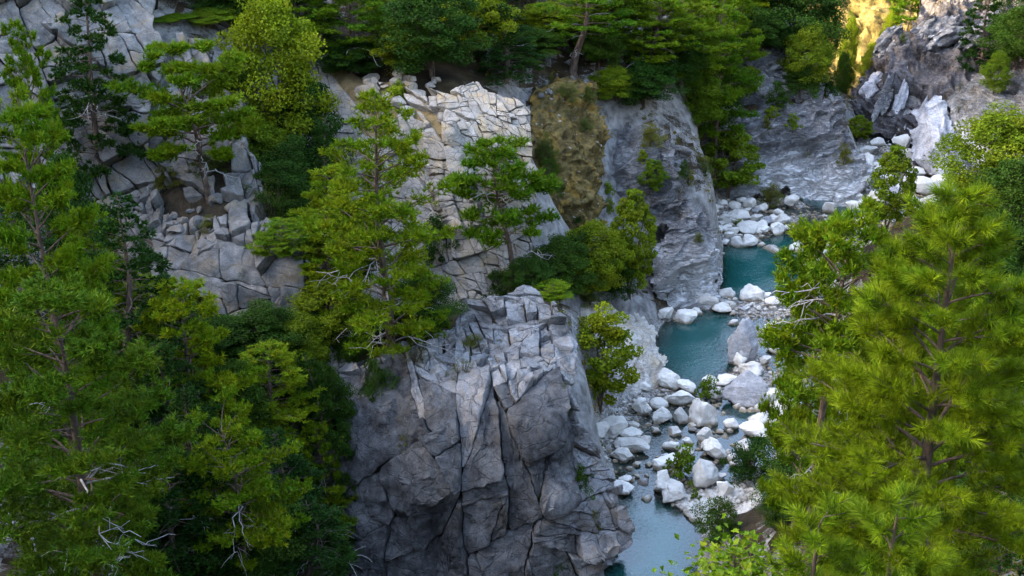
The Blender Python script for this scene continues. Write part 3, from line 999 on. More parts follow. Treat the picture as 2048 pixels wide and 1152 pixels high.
block_cliff('slab_cliff', 'pale cracked slab cliff behind the tall pine', patD, lambda u, v: 420 if (u > 920 and v < 320) else 800, lambda u, v: (72, 66, -8, 20), rng, M['slab'], M['yellow_soil'], .35, tilt=.08, thick=1.0, res=.24, amp=.13, bev=.04, core_off=-.25, macro=.5, macro_sc=.22,
            protf=lambda u, v: rng.uniform(-.5, .1) if in_poly(np.array([u]), np.array([v]), rubD)[0] else 0,
            skip=lambda u, v: in_poly(np.array([u]), np.array([v]), rubD)[0] and rng.random() < .6)


def folded(seed, amp, sc=0.5, dip=35.0, str_=(0.35, 1.0, 1.5)):
    t = R(dip)
    rot = np.array([[math.cos(t), 0, math.sin(t)], [0, 1, 0], [-math.sin(t), 0, math.cos(t)]])

    def f(p, u, v):
        q = (p @ rot.T) * np.array(str_)
        wq = q + 1.0 * np.stack([fbm(p * .3, 2, seed), fbm(p * .3 + 9, 2, seed + 1), fbm(p * .3 + 4, 2, seed + 2)], -1)
        rg = 1 - np.abs(fbm(wq * sc, 3, seed + 3, .42))
        return amp * (rg - .5 + .4 * cellfacet(wq * .45, seed + 4, .6) + .12 * fbm(wq * 2.0, 2, seed + 5) + .9 * fbm(p * .22, 2, seed + 6))
    return f


def outcrop(name, label, patch, step, mat, disp, skirt=4.0, cat='rock'):
    me = grid_mesh(name, patch, step, 0, skirt, disp)
    o = link(name, me, mat)
    return tag(o, label, cat)


outcrop('cave_rock', 'grey rock with a dark cave, white at the waterline of the uppermost pool', patF, 2.2, M['cave'], folded(301, .95, .6, 30), 2.0, 'rock')
outcrop('gorge_wall', 'folded blue-grey gorge wall above the pile of white stones', patH, 2.4, M['farwall'], folded(311, 1.35, .5, 25), 3.0, 'rock wall')
outcrop('streaked_wall', 'dark water-streaked rock wall beside the sunlit slope', patI, 2.6, M['streaked'], folded(321, 1.4, .45, -50), 8, 'rock wall')
outcrop('rock_buttress', 'dark rounded rock buttress behind the pale scoured fin', patI2, 2.6, M['cave'], folded(331, 1.0, .4, -20), 6, 'rock')
outcrop('rock_fin', 'pale scoured rock fin at the foot of the dark buttress', patI3, 2.2, M['palefin'], folded(341, .7, .4, 70), 3, 'rock')
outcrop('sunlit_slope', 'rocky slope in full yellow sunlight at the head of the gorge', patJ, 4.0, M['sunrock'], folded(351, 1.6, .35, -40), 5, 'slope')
outcrop('ochre_wall', 'crumbling ochre conglomerate wall beside the pale slab cliff', patE, 2.4, M['yellow'], lambda p, u, v: .5 * fbm(p * .7, 4, 361) + .25 * cellfacet(p * 2.2, 362), 4, 'rock wall')
outcrop('bedrock_bank', 'cream bedrock bank sloping into the middle pool', patG, 2.2, M['cream'], folded(371, .55, .6, 40), 3, 'rock')

BV = None


def build_bvh():
    vs, fs, off = [], [], 0
    for v, f in SOLIDS:
        vs.append(np.asarray(v)); fs.append(np.asarray(f) + off); off += len(v)
    V_ = np.concatenate(vs); F_ = np.concatenate(fs)
    return BVHTree.FromPolygons(V_.tolist(), F_.tolist())


BV = build_bvh()


def pick(u, v):
    d = ray(u, v).normalized()
    h = BV.ray_cast(CAMP, d, 600)
    return h[0], h[1]


def drop(x, y, ztop=200.0):
    h = BV.ray_cast(Vector((x, y, ztop)), Vector((0, 0, -1)), 500)
    return h[0].z if h[0] else 0.0

# ------------------------------------------------------------------ water
xs = np.arange(-8, 62.1, .4); ys = np.arange(42, 128.1, .4)
Xw, Yw = np.meshgrid(xs, ys)
gz, _ = ground(Xw, Yw)
dep = np.clip(-gz, 0, 4)
nr, nc = Xw.shape
ii = np.arange(nr * nc).reshape(nr, nc)
cellk = ((Xw[:-1, :-1] > 2.4) | (Yw[:-1, :-1] > 60)) & (np.minimum(np.minimum(gz[:-1, :-1], gz[1:, :-1]), np.minimum(gz[:-1, 1:], gz[1:, 1:])) < 0.15)
Qw = np.stack([ii[:-1, :-1][cellk], ii[:-1, 1:][cellk], ii[1:, 1:][cellk], ii[1:, :-1][cellk]], -1)
m, nt, b = newmat('river_water')
nt.nodes.remove(b)
pos = nd(nt, 'ShaderNodeNewGeometry').outputs['Position']
at = nd(nt, 'ShaderNodeAttribute', attribute_name='depth')
turb = mth(nt, 'SUBTRACT', 1.0, mth(nt, 'POWER', 0.48, at.outputs['Fac']))
tr = nd(nt, 'ShaderNodeBsdfTransparent')
nt.links.new(mixc(nt, mth(nt, 'MULTIPLY', at.outputs['Fac'], 0.6, True), (0.9, 0.96, 0.95), (0.25, 0.6, 0.6)), tr.inputs[0])
df = nd(nt, 'ShaderNodeBsdfDiffuse')
df.inputs[0].default_value = (0.01, 0.085, 0.078, 1)
mx = nd(nt, 'ShaderNodeMixShader')
nt.links.new(turb, mx.inputs[0]); nt.links.new(tr.outputs[0], mx.inputs[1]); nt.links.new(df.outputs[0], mx.inputs[2])
gl = nd(nt, 'ShaderNodeBsdfGlossy'); gl.inputs['Roughness'].default_value = 0.03
fr = nd(nt, 'ShaderNodeFresnel'); fr.inputs['IOR'].default_value = 2.0
rip = noise_n(nt, mapping(nt, pos, (2.2, 3.4, 1)), 1.6, 4, .6, .3)
calm = noise_n(nt, pos, .12, 2)
bp = nd(nt, 'ShaderNodeBump'); bp.inputs['Distance'].default_value = 0.06
nt.links.new(ramp(nt, calm, [(.42, .12), (.6, .6)]), bp.inputs['Strength'])
nt.links.new(rip, bp.inputs['Height'])
nt.links.new(bp.outputs[0], gl.inputs['Normal']); nt.links.new(bp.outputs[0], fr.inputs['Normal'])
m2 = nd(nt, 'ShaderNodeMixShader')
nt.links.new(fr.outputs[0], m2.inputs[0]); nt.links.new(mx.outputs[0], m2.inputs[1]); nt.links.new(gl.outputs[0], m2.inputs[2])
nt.links.new(m2.outputs[0], nt.nodes['Material Output'].inputs['Surface'])
M['water'] = m
wme = mesh_np('river_water', np.stack([Xw.ravel(), Yw.ravel(), 0 * Xw.ravel()], -1), Qw, True, attr={'depth': dep})
tag(link('river_water', wme, M['water']), 'clear teal river water in pools and riffles', None, None, 'structure')

# ------------------------------------------------------------------ loose rocks
def ico(sub):
    t = (1 + 5 ** .5) / 2
    V = [(-1, t, 0), (1, t, 0), (-1, -t, 0), (1, -t, 0), (0, -1, t), (0, 1, t), (0, -1, -t), (0, 1, -t), (t, 0, -1), (t, 0, 1), (-t, 0, -1), (-t, 0, 1)]
    Fc = [(0, 11, 5), (0, 5, 1), (0, 1, 7), (0, 7, 10), (0, 10, 11), (1, 5, 9), (5, 11, 4), (11, 10, 2), (10, 7, 6), (7, 1, 8), (3, 9, 4), (3, 4, 2), (3, 2, 6), (3, 6, 8), (3, 8, 9), (4, 9, 5), (2, 4, 11), (6, 2, 10), (8, 6, 7), (9, 8, 1)]
    V = [np.array(v) / np.linalg.norm(v) for v in V]
    for _ in range(sub):
        cache, nf = {}, []

        def mid(a, b):
            k = (min(a, b), max(a, b))
            if k not in cache:
                p = V[a] + V[b]
                V.append(p / np.linalg.norm(p)); cache[k] = len(V) - 1
            return cache[k]
        for a, b, c in Fc:
            ab, bc, ca = mid(a, b), mid(b, c), mid(c, a)
            nf += [(a, ab, ca), (b, bc, ab), (c, ca, bc), (ab, bc, ca)]
        Fc = nf
    return np.array(V), np.array(Fc)


ICO = {k: ico(k) for k in (0, 1, 2, 3, 4)}


def stone_mesh(name, sub, seed, dims=(1, 1, 1), angular=0.3, cuts=9, rough=.06):
    """a stone of unit radius times dims, resting on z = 0: sphere cut by planes, worn and roughened"""
    r = np.random.RandomState(seed)
    V, Fc = ICO[sub]
    V = V.copy()
    for k in range(cuts):
        n = r.normal(size=3); n /= np.linalg.norm(n)
        h = 1 - angular * r.uniform(.35, 1.0)
        d = V @ n
        over = np.clip(d - h, 0, None)
        V = V - np.outer(over * .93, n)
    rad = np.linalg.norm(V, axis=1, keepdims=True)
    dirn = V / rad
    V = V + dirn * (rough * 2.2 * fbm(V * 1.3 + seed, 3, seed)[:, None] + rough * .6 * fbm(V * 5 + seed, 2, seed + 1)[:, None])
    V = V * np.array(dims)
    V[:, 2] -= V[:, 2].min()
    me = mesh_np(name, V, Fc, True)
    me.set_sharp_from_angle(angle=R(50 if angular < .45 else 32))
    return me


def px(u, v, z=0.3):
    return depth_of(PZ(u, v, z)) / F


# boulders of the riverbed: u, v centre, width, height in pixels, label (single things have their own label)
c7 = lambda x, y, w_, h_: (1000 + x / 1.92, 552 + y / 1.92, w_ / 1.92, h_ / 1.92)
c3 = lambda x, y, w_, h_: (1000 + x / 1.92, y / 1.92, w_ / 1.92, h_ / 1.92)
c4 = lambda x, y, w_, h_: (1400 + x / 1.92, y / 1.92, w_ / 1.92, h_ / 1.92)
named = [
    (c7(795, 537, 135, 125), 'w', 'largest white rounded boulder midstream, below the leafy sprig'),
    (c7(945, 455, 170, 112), 'g', 'big smooth grey egg-shaped boulder with a dark wet foot'),
    (c7(655, 405, 82, 95), 'w', 'white boulder against the cream bank at the outlet of the middle pool'),
    (c7(728, 432, 84, 58), 'w', 'low white boulder in the outlet of the middle pool'),
    (c7(700, 482, 86, 60), 'w', 'rounded white boulder just upstream of the largest white boulder'),
    (c7(620, 545, 95, 58), 'w', 'flat-topped pale boulder beside the largest white boulder'),
    (c7(690, 540, 64, 76), 'w', 'upright pale boulder touching the largest white boulder'),
    (c7(888, 573, 64, 58), 'w', 'grey-topped pale boulder beside the largest white boulder'),
    (c7(820, 668, 98, 94), 'w', 'white wedge-shaped boulder with a sharp lower tip'),
    (c7(785, 620, 72, 58), 'w', 'pale boulder just upstream of the white wedge-shaped boulder'),
    (c7(668, 655, 68, 54), 'w', 'pale boulder midstream, across from the white wedge-shaped boulder'),
    (c7(712, 682, 58, 52), 'w', 'small upright white boulder behind the island sprig'),
    (c7(635, 722, 125, 75), 'w', 'white boulder carrying the downstream side of the island sprig'),
    (c7(780, 780, 130, 118), 'w', 'big white boulder beside the island sprig'),
    (c7(625, 805, 96, 110), 'w', 'knobbly white boulder at the upstream corner of the lower pool'),
    (c7(675, 860, 124, 66), 'w', 'low white boulder with its foot in the lower pool'),
    (c7(865, 835, 76, 80), 'w', 'grey-white boulder on the edge of the gravel bar'),
    (c7(510, 620, 92, 44), 'w', 'long white slab boulder beside the plane tree'),
    (c7(515, 660, 115, 52), 'w', 'flat pale boulder on the crag-side bank below the long white slab'),
    (c7(475, 697, 98, 44), 'w', 'flat stone at the foot of the crag, partly in the water'),
    (c7(470, 820, 84, 54), 'w', 'rounded pale boulder between the crag and the lower pool'),
    (c7(885, 410, 105, 64), 'w', 'white boulder leaning on the grey egg-shaped boulder'),
    (c7(800, 425, 72, 48), 'w', 'white boulder behind the leafy sprig midstream'),
    (c7(715, 160, 88, 70), 'w', 'white boulder at the inlet of the middle pool'),
    (c7(785, 102, 96, 54), 'w', 'long white boulder under the white foot of the cave rock'),
    (c7(875, 66, 84, 56), 'w', 'white boulder in the narrows between uppermost and middle pool'),
    (c7(635, 155, 74, 70), 'w', 'white boulder wedged at the end of the cream bank'),
    (c7(985, 80, 98, 62), 'w', 'broad pale boulder damming the uppermost pool'),
    (c7(860, 126, 86, 32), 'w', 'flat stone awash at the head of the middle pool'),
    (c7(965, 375, 120, 66), 'w', 'pale boulder at the foot of the upright rock pillar'),
    (c7(925, 335, 64, 56), 'w', 'cream boulder against the upright rock pillar'),
    (c7(1180, 605, 190, 120), 'w', 'broad white bedrock hump below the long-needled pine'),
    (c7(1110, 515, 120, 84), 'w', 'white bedrock hump upstream of the broad one'),
    (c3(955, 930, 62, 50), 'w', 'white boulder at the lip of the stone pile over the uppermost pool'),
    (c3(1060, 885, 62, 48), 'w', 'white boulder at the upstream end of the stone pile by the uppermost pool'),
    (c3(1270, 795, 68, 68), 'w', 'round white boulder at the foot of the gorge wall'),
    (c3(1060, 955, 90, 50), 'w', 'pale flat boulder standing alone in the uppermost pool'),
    (c4(680, 800, 120, 135), 'w', 'big white boulder below the head of the gorge'),
    (c4(785, 555, 72, 58), 'w', 'round pale boulder beside the scoured fin'),
    (c4(590, 690, 150, 100), 'g', 'folded grey boulder against the foot of the gorge wall'),
]
plain = [(c7(612, 498, 62, 38)), (c7(645, 475, 32, 42)), (c7(675, 600, 54, 34)), (c7(845, 780, 44, 44)), (c7(560, 640, 52, 32)), (c7(480, 785, 54, 28)), (c7(760, 138, 42, 32)), (c7(900, 178, 48, 28)), (c7(1060, 115, 64, 44)), (c7(1040, 480, 94, 64)), (c7(1010, 550, 84, 54)),
         (c7(1070, 540, 54, 64)), (c7(980, 610, 104, 54)), (c7(945, 660, 64, 48)), (c7(960, 710, 54, 34)), (c7(560, 440, 44, 40)), (c7(540, 510, 60, 70)), (c7(560, 520, 40, 50)), (c7(430, 610, 110, 70)), (c7(380, 640, 80, 60)), (c7(740, 575, 30, 24)), (c7(720, 640, 34, 26)), (c7(880, 680, 34, 24)),
         (c7(1000, 510, 46, 36)), (c7(940, 515, 34, 24)), (c7(500, 740, 34, 18)), (c7(570, 725, 30, 22)), (c7(1075, 590, 70, 50)), (c7(1130, 640, 90, 50)), (c7(900, 260, 50, 56)), (c7(1020, 330, 40, 40)),
         (c3(1010, 880, 54, 48)), (c3(960, 890, 94, 44)), (c3(955, 790, 48, 48)), (c3(870, 850, 54, 44)), (c3(930, 845, 84, 54)), (c3(895, 900, 44, 34)), (c3(1085, 845, 48, 44)), (c3(1050, 840, 38, 48)), (c3(985, 845, 44, 38)), (c3(825, 810, 44, 34)), (c3(1005, 938, 34, 22)), (c3(820, 860, 34, 32)), (c3(910, 925, 40, 24)),
         (c3(860, 790, 40, 34)), (c3(900, 800, 44, 34)), (c3(1010, 800, 44, 34)), (c3(850, 885, 44, 34)), (c3(1110, 960, 44, 30)), (c3(1150, 950, 70, 50)), (c3(1120, 780, 60, 50)), (c3(1100, 720, 50, 40)),
         (c4(800, 600, 44, 44)), (c4(690, 555, 56, 44)), (c4(860, 720, 90, 66)), (c4(885, 780, 64, 54)), (c4(860, 832, 90, 44)), (c4(650, 585, 60, 40)), (c4(640, 650, 60, 70)), (c4(680, 655, 60, 44)), (c4(720, 690, 60, 40)), (c4(770, 650, 50, 30)), (c4(840, 670, 70, 44)), (c4(900, 640, 50, 40)), (c4(760, 730, 60, 40)),
         (c4(800, 690, 44, 36)), (c4(590, 810, 60, 60)), (c4(560, 850, 50, 40)), (c4(620, 860, 50, 40)), (c4(940, 650, 50, 44)), (c4(930, 700, 60, 44)), (c4(960, 750, 60, 44)), (c4(740, 870, 60, 40)), (c4(800, 880, 70, 44)), (c4(500, 930, 60, 50)), (c4(465, 990, 50, 60)), (c4(420, 1110, 60, 40)), (c4(540, 760, 50, 30))]


def place_boulder(me, u, v, w_, h_, mat, seed, name='boulder'):
    r = random.Random(seed)
    vb = v + h_ * .36
    p = PZ(u, vb, 0.0)
    s = depth_of(p) / F
    wid = w_ * s * 1.18
    hei = h_ * s * 1.02
    o = bpy.data.objects.new(name, me)
    COL.objects.link(o)
    if not me.materials:
        me.materials.append(mat)
    dep_ = wid * r.uniform(.75, 1.0)
    y = p.y + dep_ * .32
    g = float(ground(np.array([p.x]), np.array([y]))[0][0])
    z = max(g, -0.75 * hei) - .12 * hei
    o.location = (p.x, y, z)
    # unit stones are 2 across and about 1.8 high
    o.scale = (wid / 1.9, dep_ / 1.9, max(.3 * wid, hei - min(0, z) * .6) / 1.75)
    o.rotation_euler = (0, 0, r.choice((0, 1)) * math.pi + r.uniform(-.3, .3))
    return o


for i, ((u, v, w_, h_), k, lab) in enumerate(named):
    me = stone_mesh('boulder', 4 if w_ > 40 else 3, 500 + i, angular=.58, cuts=15, rough=.055)
    tag(place_boulder(me, u, v, w_, h_, M['boulder_grey'] if k == 'g' else M['boulder'], i), lab, 'boulder')
# the upright pillar in the stream
pm = stone_mesh('rock_pillar', 4, 77, angular=.5, cuts=14, rough=.07)
o = place_boulder(pm, 1000 + 950 / 1.92, 552 + 285 / 1.92, 58, 95, M['boulder_grey'], 3, 'rock_pillar')
pb = PZ(1000 + 945 / 1.92, 552 + 365 / 1.92)
o.location = (pb.x, pb.y + 1.0, -.8)
s_ = depth_of(pb) / F
o.scale = (64 * s_ / 2, 64 * s_ / 2, 4.8 / 1.9)
o.rotation_euler = (R(-10), R(3), .4)
tag(o, 'tall upright grey-white rock pillar beside the middle pool', 'rock')

STONES = [stone_mesh('stone_%d' % k, 3, 40 + k, angular=.55, cuts=13, rough=.05) for k in range(9)]
GSTONES = []
for me in STONES:
    me.materials.append(M['boulder'])
    c = me.copy(); c.materials.clear(); c.materials.append(M['boulder_grey']); GSTONES.append(c)


SHORT = ['the largest white boulder', 'the grey egg-shaped boulder', 'the white boulder by the cream bank', 'the low boulder in the pool outlet', 'the boulder upstream of the largest one', 'the flat-topped pale boulder', 'the upright pale boulder',
         'the grey-topped boulder', 'the white wedge-shaped boulder', 'the boulder upstream of the wedge', 'the boulder across from the wedge', 'the small upright boulder behind the island sprig', 'the boulder under the island sprig', 'the big boulder beside the island sprig',
         'the knobbly white boulder', 'the low boulder at the lower pool', 'the boulder at the gravel bar', 'the long white slab boulder', 'the flat boulder by the plane tree', 'the flat stone at the crag foot', 'the boulder between crag and lower pool', 'the boulder leaning on the grey egg',
         'the boulder behind the midstream sprig', 'the boulder at the inlet of the middle pool', 'the long boulder under the cave rock', 'the boulder in the narrows', 'the boulder wedged at the cream bank end', 'the broad boulder damming the uppermost pool', 'the flat stone awash',
         'the boulder at the pillar foot', 'the cream boulder at the pillar', 'the broad bedrock hump', 'the upstream bedrock hump', 'the lip of the upstream stone pile', 'the upstream end of the upstream stone pile', 'the round boulder under the gorge wall', 'the flat boulder in the uppermost pool',
         'the big white boulder below the gorge head', 'the round boulder beside the scoured fin', 'the folded grey boulder']


def zone(u, v, w_, grey=False):
    i = min(range(len(named)), key=lambda k: (named[k][0][0] - u) ** 2 + (1.6 * (named[k][0][1] - v)) ** 2)
    size = 'fair-sized' if w_ > 26 else ('small' if w_ > 13 else 'tiny')
    n_ = SHORT[i].replace('the ', '', 1)
    return '%s %s river stone next to %s' % (size, 'grey' if grey else 'white', SHORT[i]), '%s stones round the %s' % (size, n_)


for i, (u, v, w_, h_) in enumerate(plain):
    lab, grp = zone(u, v, w_)
    o = place_boulder(STONES[i % 9], u, v, w_, h_, M['boulder'], 900 + i, 'river_stone')
    tag(o, lab, 'stone', grp)

# smaller stones one by one: the largest as things, the rest as gravel
r = random.Random(21)
zones = [([(1200, 860), (1290, 790), (1400, 770), (1560, 800), (1640, 780), (1650, 860), (1540, 930), (1400, 960), (1300, 1000), (1215, 960)], 92, (9, 24)),
         ([(1405, 425), (1440, 400), (1540, 400), (1590, 440), (1560, 480), (1450, 490)], 44, (11, 25)),
         ([(1650, 430), (1720, 330), (1830, 320), (1930, 360), (1900, 430), (1780, 480)], 52, (10, 36)),
         ([(1430, 600), (1540, 590), (1560, 640), (1470, 640)], 16, (8, 18)),
         ([(1540, 640), (1640, 640), (1680, 780), (1560, 790), (1530, 700)], 16, (12, 28))]
for poly, n, (lo, hi) in zones:
    o_ = np.array(poly); k = 0
    while k < n:
        u = r.uniform(o_[:, 0].min(), o_[:, 0].max()); v = r.uniform(o_[:, 1].min(), o_[:, 1].max())
        if not in_poly(np.array([u]), np.array([v]), poly)[0]:
            continue
        p = PZ(u, v)
        if float(bed_level(np.array([p.x]), np.array([p.y]))[0]) < -.35:
            k += 1
            continue
        w_ = lo + (hi - lo) * 1.25 * r.random() ** 2.6
        gy_ = r.random() < .2
        lab, grp = zone(u, v, w_, gy_)
        o = place_boulder((GSTONES if gy_ else STONES)[r.randrange(9)], u, v, w_, w_ * r.uniform(.5, .85), None, r.randrange(9999), 'river_stone')
        tag(o, lab, 'stone', grp)
        k += 1

# gravel: uncountable
rs = np.random.RandomState(5)
GV, GF = ICO[0]
N = 11000
gx = rs.uniform(0, 50, N * 6); gy = rs.uniform(50, 122, N * 6)
kk = in_poly(gx, gy, RIVw)
gx, gy = gx[kk][:N], gy[kk][:N]
bar = [tuple(PZ(u, v)[:2]) for u, v in [(1350, 1010), (1400, 985), (1480, 975), (1530, 985), (1520, 1040), (1440, 1060), (1390, 1045)]]
ex = rs.uniform(0, 1, (9000, 2)); bb = np.array(bar)
ex = bb.min(0) + ex * (bb.max(0) - bb.min(0)); ex = ex[in_poly(ex[:, 0], ex[:, 1], bar)][:4500]
gx = np.concatenate([gx, ex[:, 0]]); gy = np.concatenate([gy, ex[:, 1]])
gz_ = ground(gx, gy)[0]
kk = gz_ > -.5
gx, gy, gz_ = gx[kk], gy[kk], gz_[kk]
n = len(gx)
sz = .035 + .16 * rs.uniform(0, 1, n) ** 4
VV = GV[None] * (1 + .25 * rs.uniform(-1, 1, (n, len(GV), 1))) * sz[:, None, None] * np.stack([rs.uniform(.8, 1.4, n), rs.uniform(.8, 1.4, n), rs.uniform(.5, .9, n)], -1)[:, None]
VV = VV + np.stack([gx, gy, gz_ + sz * .3], -1)[:, None]
FF = GF[None] + (np.arange(n) * len(GV))[:, None, None]
gme = mesh_np('gravel', VV.reshape(-1, 3), FF.reshape(-1, 3), True)
tag(link('gravel', gme, M['boulder']), 'loose pale gravel of bar and riffles', None, None, 'stuff')

# white flutes of the streaked wall
for i, (u0, v0, u1, v1, w_) in enumerate([(1738, 215, 1762, 155, 34), (1752, 246, 1780, 170, 19), (1776, 280, 1808, 170, 18), (1800, 270, 1826, 194, 11), (1745, 120, 1800, 55, 30), (1790, 112, 1850, 58, 32), (1840, 100, 1935, 35, 46), (1900, 112, 1990, 30, 36)]):
    p0, _ = pick(u0, v0); p1, _ = pick(u1, v1)
    if p0 is None or p1 is None:
        continue
    me = stone_mesh('rock_rib', 4, 620 + i, angular=.45, cuts=16, rough=.2)
    me.transform(Matrix.Translation((0, 0, -.9)))
    o = link('rock_rib', me, M['palefin'] if i in (0, 2) else M['farwall'])
    d = (p1 - p0); L = d.length
    o.rotation_mode = 'QUATERNION'
    o.rotation_quaternion = d.to_track_quat('Z', 'Y')
    s_ = w_ * 1.5 * depth_of(p0) / F / 2
    o.location = (p0 + p1) / 2 + Vector((0, s_ * .35, -.1))
    o.scale = (s_, s_ * .9, L * .62)
    tag(o, ['broad pale hump on the dark streaked wall', 'white rock rib beside the broad pale hump on the streaked wall', 'white rib in the middle of the black streaks', 'thin white rib at the upstream end of the black streaks', 'lowest grey ledge next to the sunlit slope', 'grey ledge above the black streaks',
            'big rounded grey ledge high on the streaked wall', 'upper grey ledge under the dark rim trees'][i], 'rock')

# rubble on the left ledge and on the slab cliff: angular
ANG = [stone_mesh('rubble_%d' % k, 2, 140 + k, angular=.75, cuts=11, rough=.03) for k in range(10)]
for me in ANG:
    me.materials.append(M['leftrock'])
ANGP = []
for me in ANG:
    c = me.copy(); c.materials.clear(); c.materials.append(M['slab']); ANGP.append(c)


def rubble(u, v, w_, meshes, lab, cat, grp, seed, name='rubble_block'):
    p, nrm = pick(u, v)
    if p is None:
        return None
    r = random.Random(seed)
    s = w_ * depth_of(p) / F / 1.8
    o = bpy.data.objects.new(name, meshes[r.randrange(len(meshes))])
    COL.objects.link(o)
    o.location = p + Vector((0, .1, .12 * s))
    o.scale = (s * r.uniform(.8, 1.2), s * r.uniform(.7, 1.1), s * r.uniform(.45, .8))
    o.rotation_euler = (r.uniform(-.35, .35), r.uniform(-.35, .35), r.uniform(0, 6.28))
    return tag(o, lab, cat, grp)


for i, (u, v, w_, lab) in enumerate([(350, 468, 50, 'rounded pale block at the beside the ledge rubble'), (412, 512, 46, 'dark block tipped over the ledge edge'), (494, 505, 34, 'pointed pale block on the ledge edge'), (530, 508, 28, 'small pointed block beside the scrub on the ledge'),
                                     (395, 455, 34, 'smooth pale block in the middle of the rubble'), (478, 432, 56, 'largest pale block above the rubble'), (440, 505, 36, 'grey block between the two pointed blocks'), (435, 410, 36, 'pale block at the foot of the block tower')]):
    rubble(u, v, w_, ANG, lab, 'rock', None, 60 + i)
r = random.Random(9)
for i in range(95):
    u = r.uniform(330, 600); v = 420 + r.random() * 90 + (u - 330) * .06
    if i > 70:
        u = r.uniform(300, 440); v = r.uniform(520, 610)
    rubble(u, v, r.uniform(10, 26), ANG, 'small angular stone in the rubble on the rubble ledge', 'stone', 'rubble on the rubble ledge', i)
for i in range(40):
    rubble(r.uniform(715, 880), r.uniform(160, 250), r.uniform(18, 44), ANGP, 'pale slab lying on the yellow soil above the slab cliff', 'rock', 'slabs on the yellow soil', 300 + i, 'loose_slab')
for i in range(70):
    rubble(r.uniform(770, 1060), r.uniform(690, 770), r.uniform(6, 18), ANG, 'small grey stone lying on top of the crag', 'stone', 'stones on the crag top', 500 + i)
for i in range(60):
    u = r.uniform(1080, 1420); v = r.uniform(40, 240)
    rubble(u, v, r.uniform(6, 16), ANG, 'small stone on the brown slope under the rim pines', 'stone', 'stones under the rim pines', 700 + i)
for i in range(60):
    rubble(r.uniform(1460, 1600), r.uniform(70, 200), r.uniform(8, 26), ANG, 'weathered stone on the broken slope above the gorge wall', 'stone', 'stones above the gorge wall', 800 + i)


for i in range(55):
    u = r.uniform(1062, 1212); v = r.uniform(175, 460)
    if in_poly(np.array([u]), np.array([v]), patE.outline)[0]:
        rubble(u, v, r.uniform(4, 11), ANGP, 'small pale stone stuck in the ochre conglomerate wall', 'stone', 'stones in the ochre wall', 900 + i)
# ------------------------------------------------------------------ trees
def tube(path, radii, sides=6):
    path = np.asarray(path, float); radii = np.asarray(radii, float)
    n = len(path)
    tan = np.gradient(path, axis=0)
    tan /= np.linalg.norm(tan, axis=1, keepdims=True) + 1e-9
    ref = np.array([0.31, 0.17, 0.93]) if abs(tan[0][2]) < .8 else np.array([1.0, .1, .05])
    s = np.cross(tan, ref); s /= np.linalg.norm(s, axis=1, keepdims=True) + 1e-9
    t2 = np.cross(tan, s)
    a = np.arange(sides) * 2 * math.pi / sides
    V = path[:, None] + radii[:, None, None] * (np.cos(a)[None, :, None] * s[:, None] + np.sin(a)[None, :, None] * t2[:, None])
    i = np.arange((n - 1) * sides).reshape(n - 1, sides)
    j = np.roll(i, -1, 1)
    Fq = np.stack([i, j, j + sides, i + sides], -1).reshape(-1, 4)
    return V.reshape(-1, 3), Fq


class Tubes:
    def __init__(self):
        self.v, self.f, self.n = [], [], 0

    def add(self, path, radii, sides=5):
        V, Fq = tube(path, radii, sides)
        self.v.append(V); self.f.append(Fq + self.n); self.n += len(V)

    def mesh(self, name):
        return mesh_np(name, np.concatenate(self.v), np.concatenate(self.f), True)


def unit(v):
    return v / (np.linalg.norm(v, axis=-1, keepdims=True) + 1e-9)


def needle_mesh(name, pos, axis, tint, rs, k, nl, nw, spread=.9, brush=.0):
    """tufts of thin needle blades: pos, axis (n,3), tint (n,3)"""
    n = len(pos)
    d = unit(axis[:, None] + spread * rs.normal(size=(n, k, 3)))
    base = pos[:, None] + (axis[:, None] * brush * rs.uniform(-1, .3, (n, k, 1)) if brush else 0)
    L = nl * rs.uniform(.65, 1.15, (n, k, 1))
    side = unit(np.cross(d, rs.normal(size=(n, k, 3)))) * nw * .5
    tip = base + d * L
    V = np.stack([base - side + d * L * .08, base + side + d * L * .08, tip], 2)
    T = np.repeat(np.repeat(tint[:, None], k, 1)[:, :, None], 3, 2) * rs.uniform(.8, 1.2, (n, k, 1, 1))
    V = V.reshape(-1, 3)
    Fc = np.arange(len(V)).reshape(-1, 3)
    return mesh_np(name, V, Fc, False, T.reshape(-1, 3))


def leaf_mesh(name, pos, nor, tint, rs, ll, lw):
    """leaves: folded kite of two triangles each"""
    n = len(pos)
    nor = unit(nor + .75 * rs.normal(size=(n, 3)))
    d = unit(np.cross(nor, rs.normal(size=(n, 3))))
    s = np.cross(nor, d)
    L = ll * rs.uniform(.6, 1.2, (n, 1)); W = lw * rs.uniform(.7, 1.2, (n, 1))
    A = pos - d * L * .5
    B = pos + s * W * .5 + nor * W * .18 - d * L * .08
    C = pos + d * L * .5 - nor * L * .12
    D = pos - s * W * .5 + nor * W * .18 - d * L * .08
    V = np.stack([A, B, C, D], 1)
    T = np.repeat((tint * rs.uniform(.75, 1.25, (n, 1)))[:, None], 4, 1)
    i = np.arange(n)[:, None] * 4
    Fc = np.concatenate([i + np.array([0, 1, 2]), i + np.array([0, 2, 3])])
    return mesh_np(name, V.reshape(-1, 3), Fc, False, T.reshape(-1, 3))


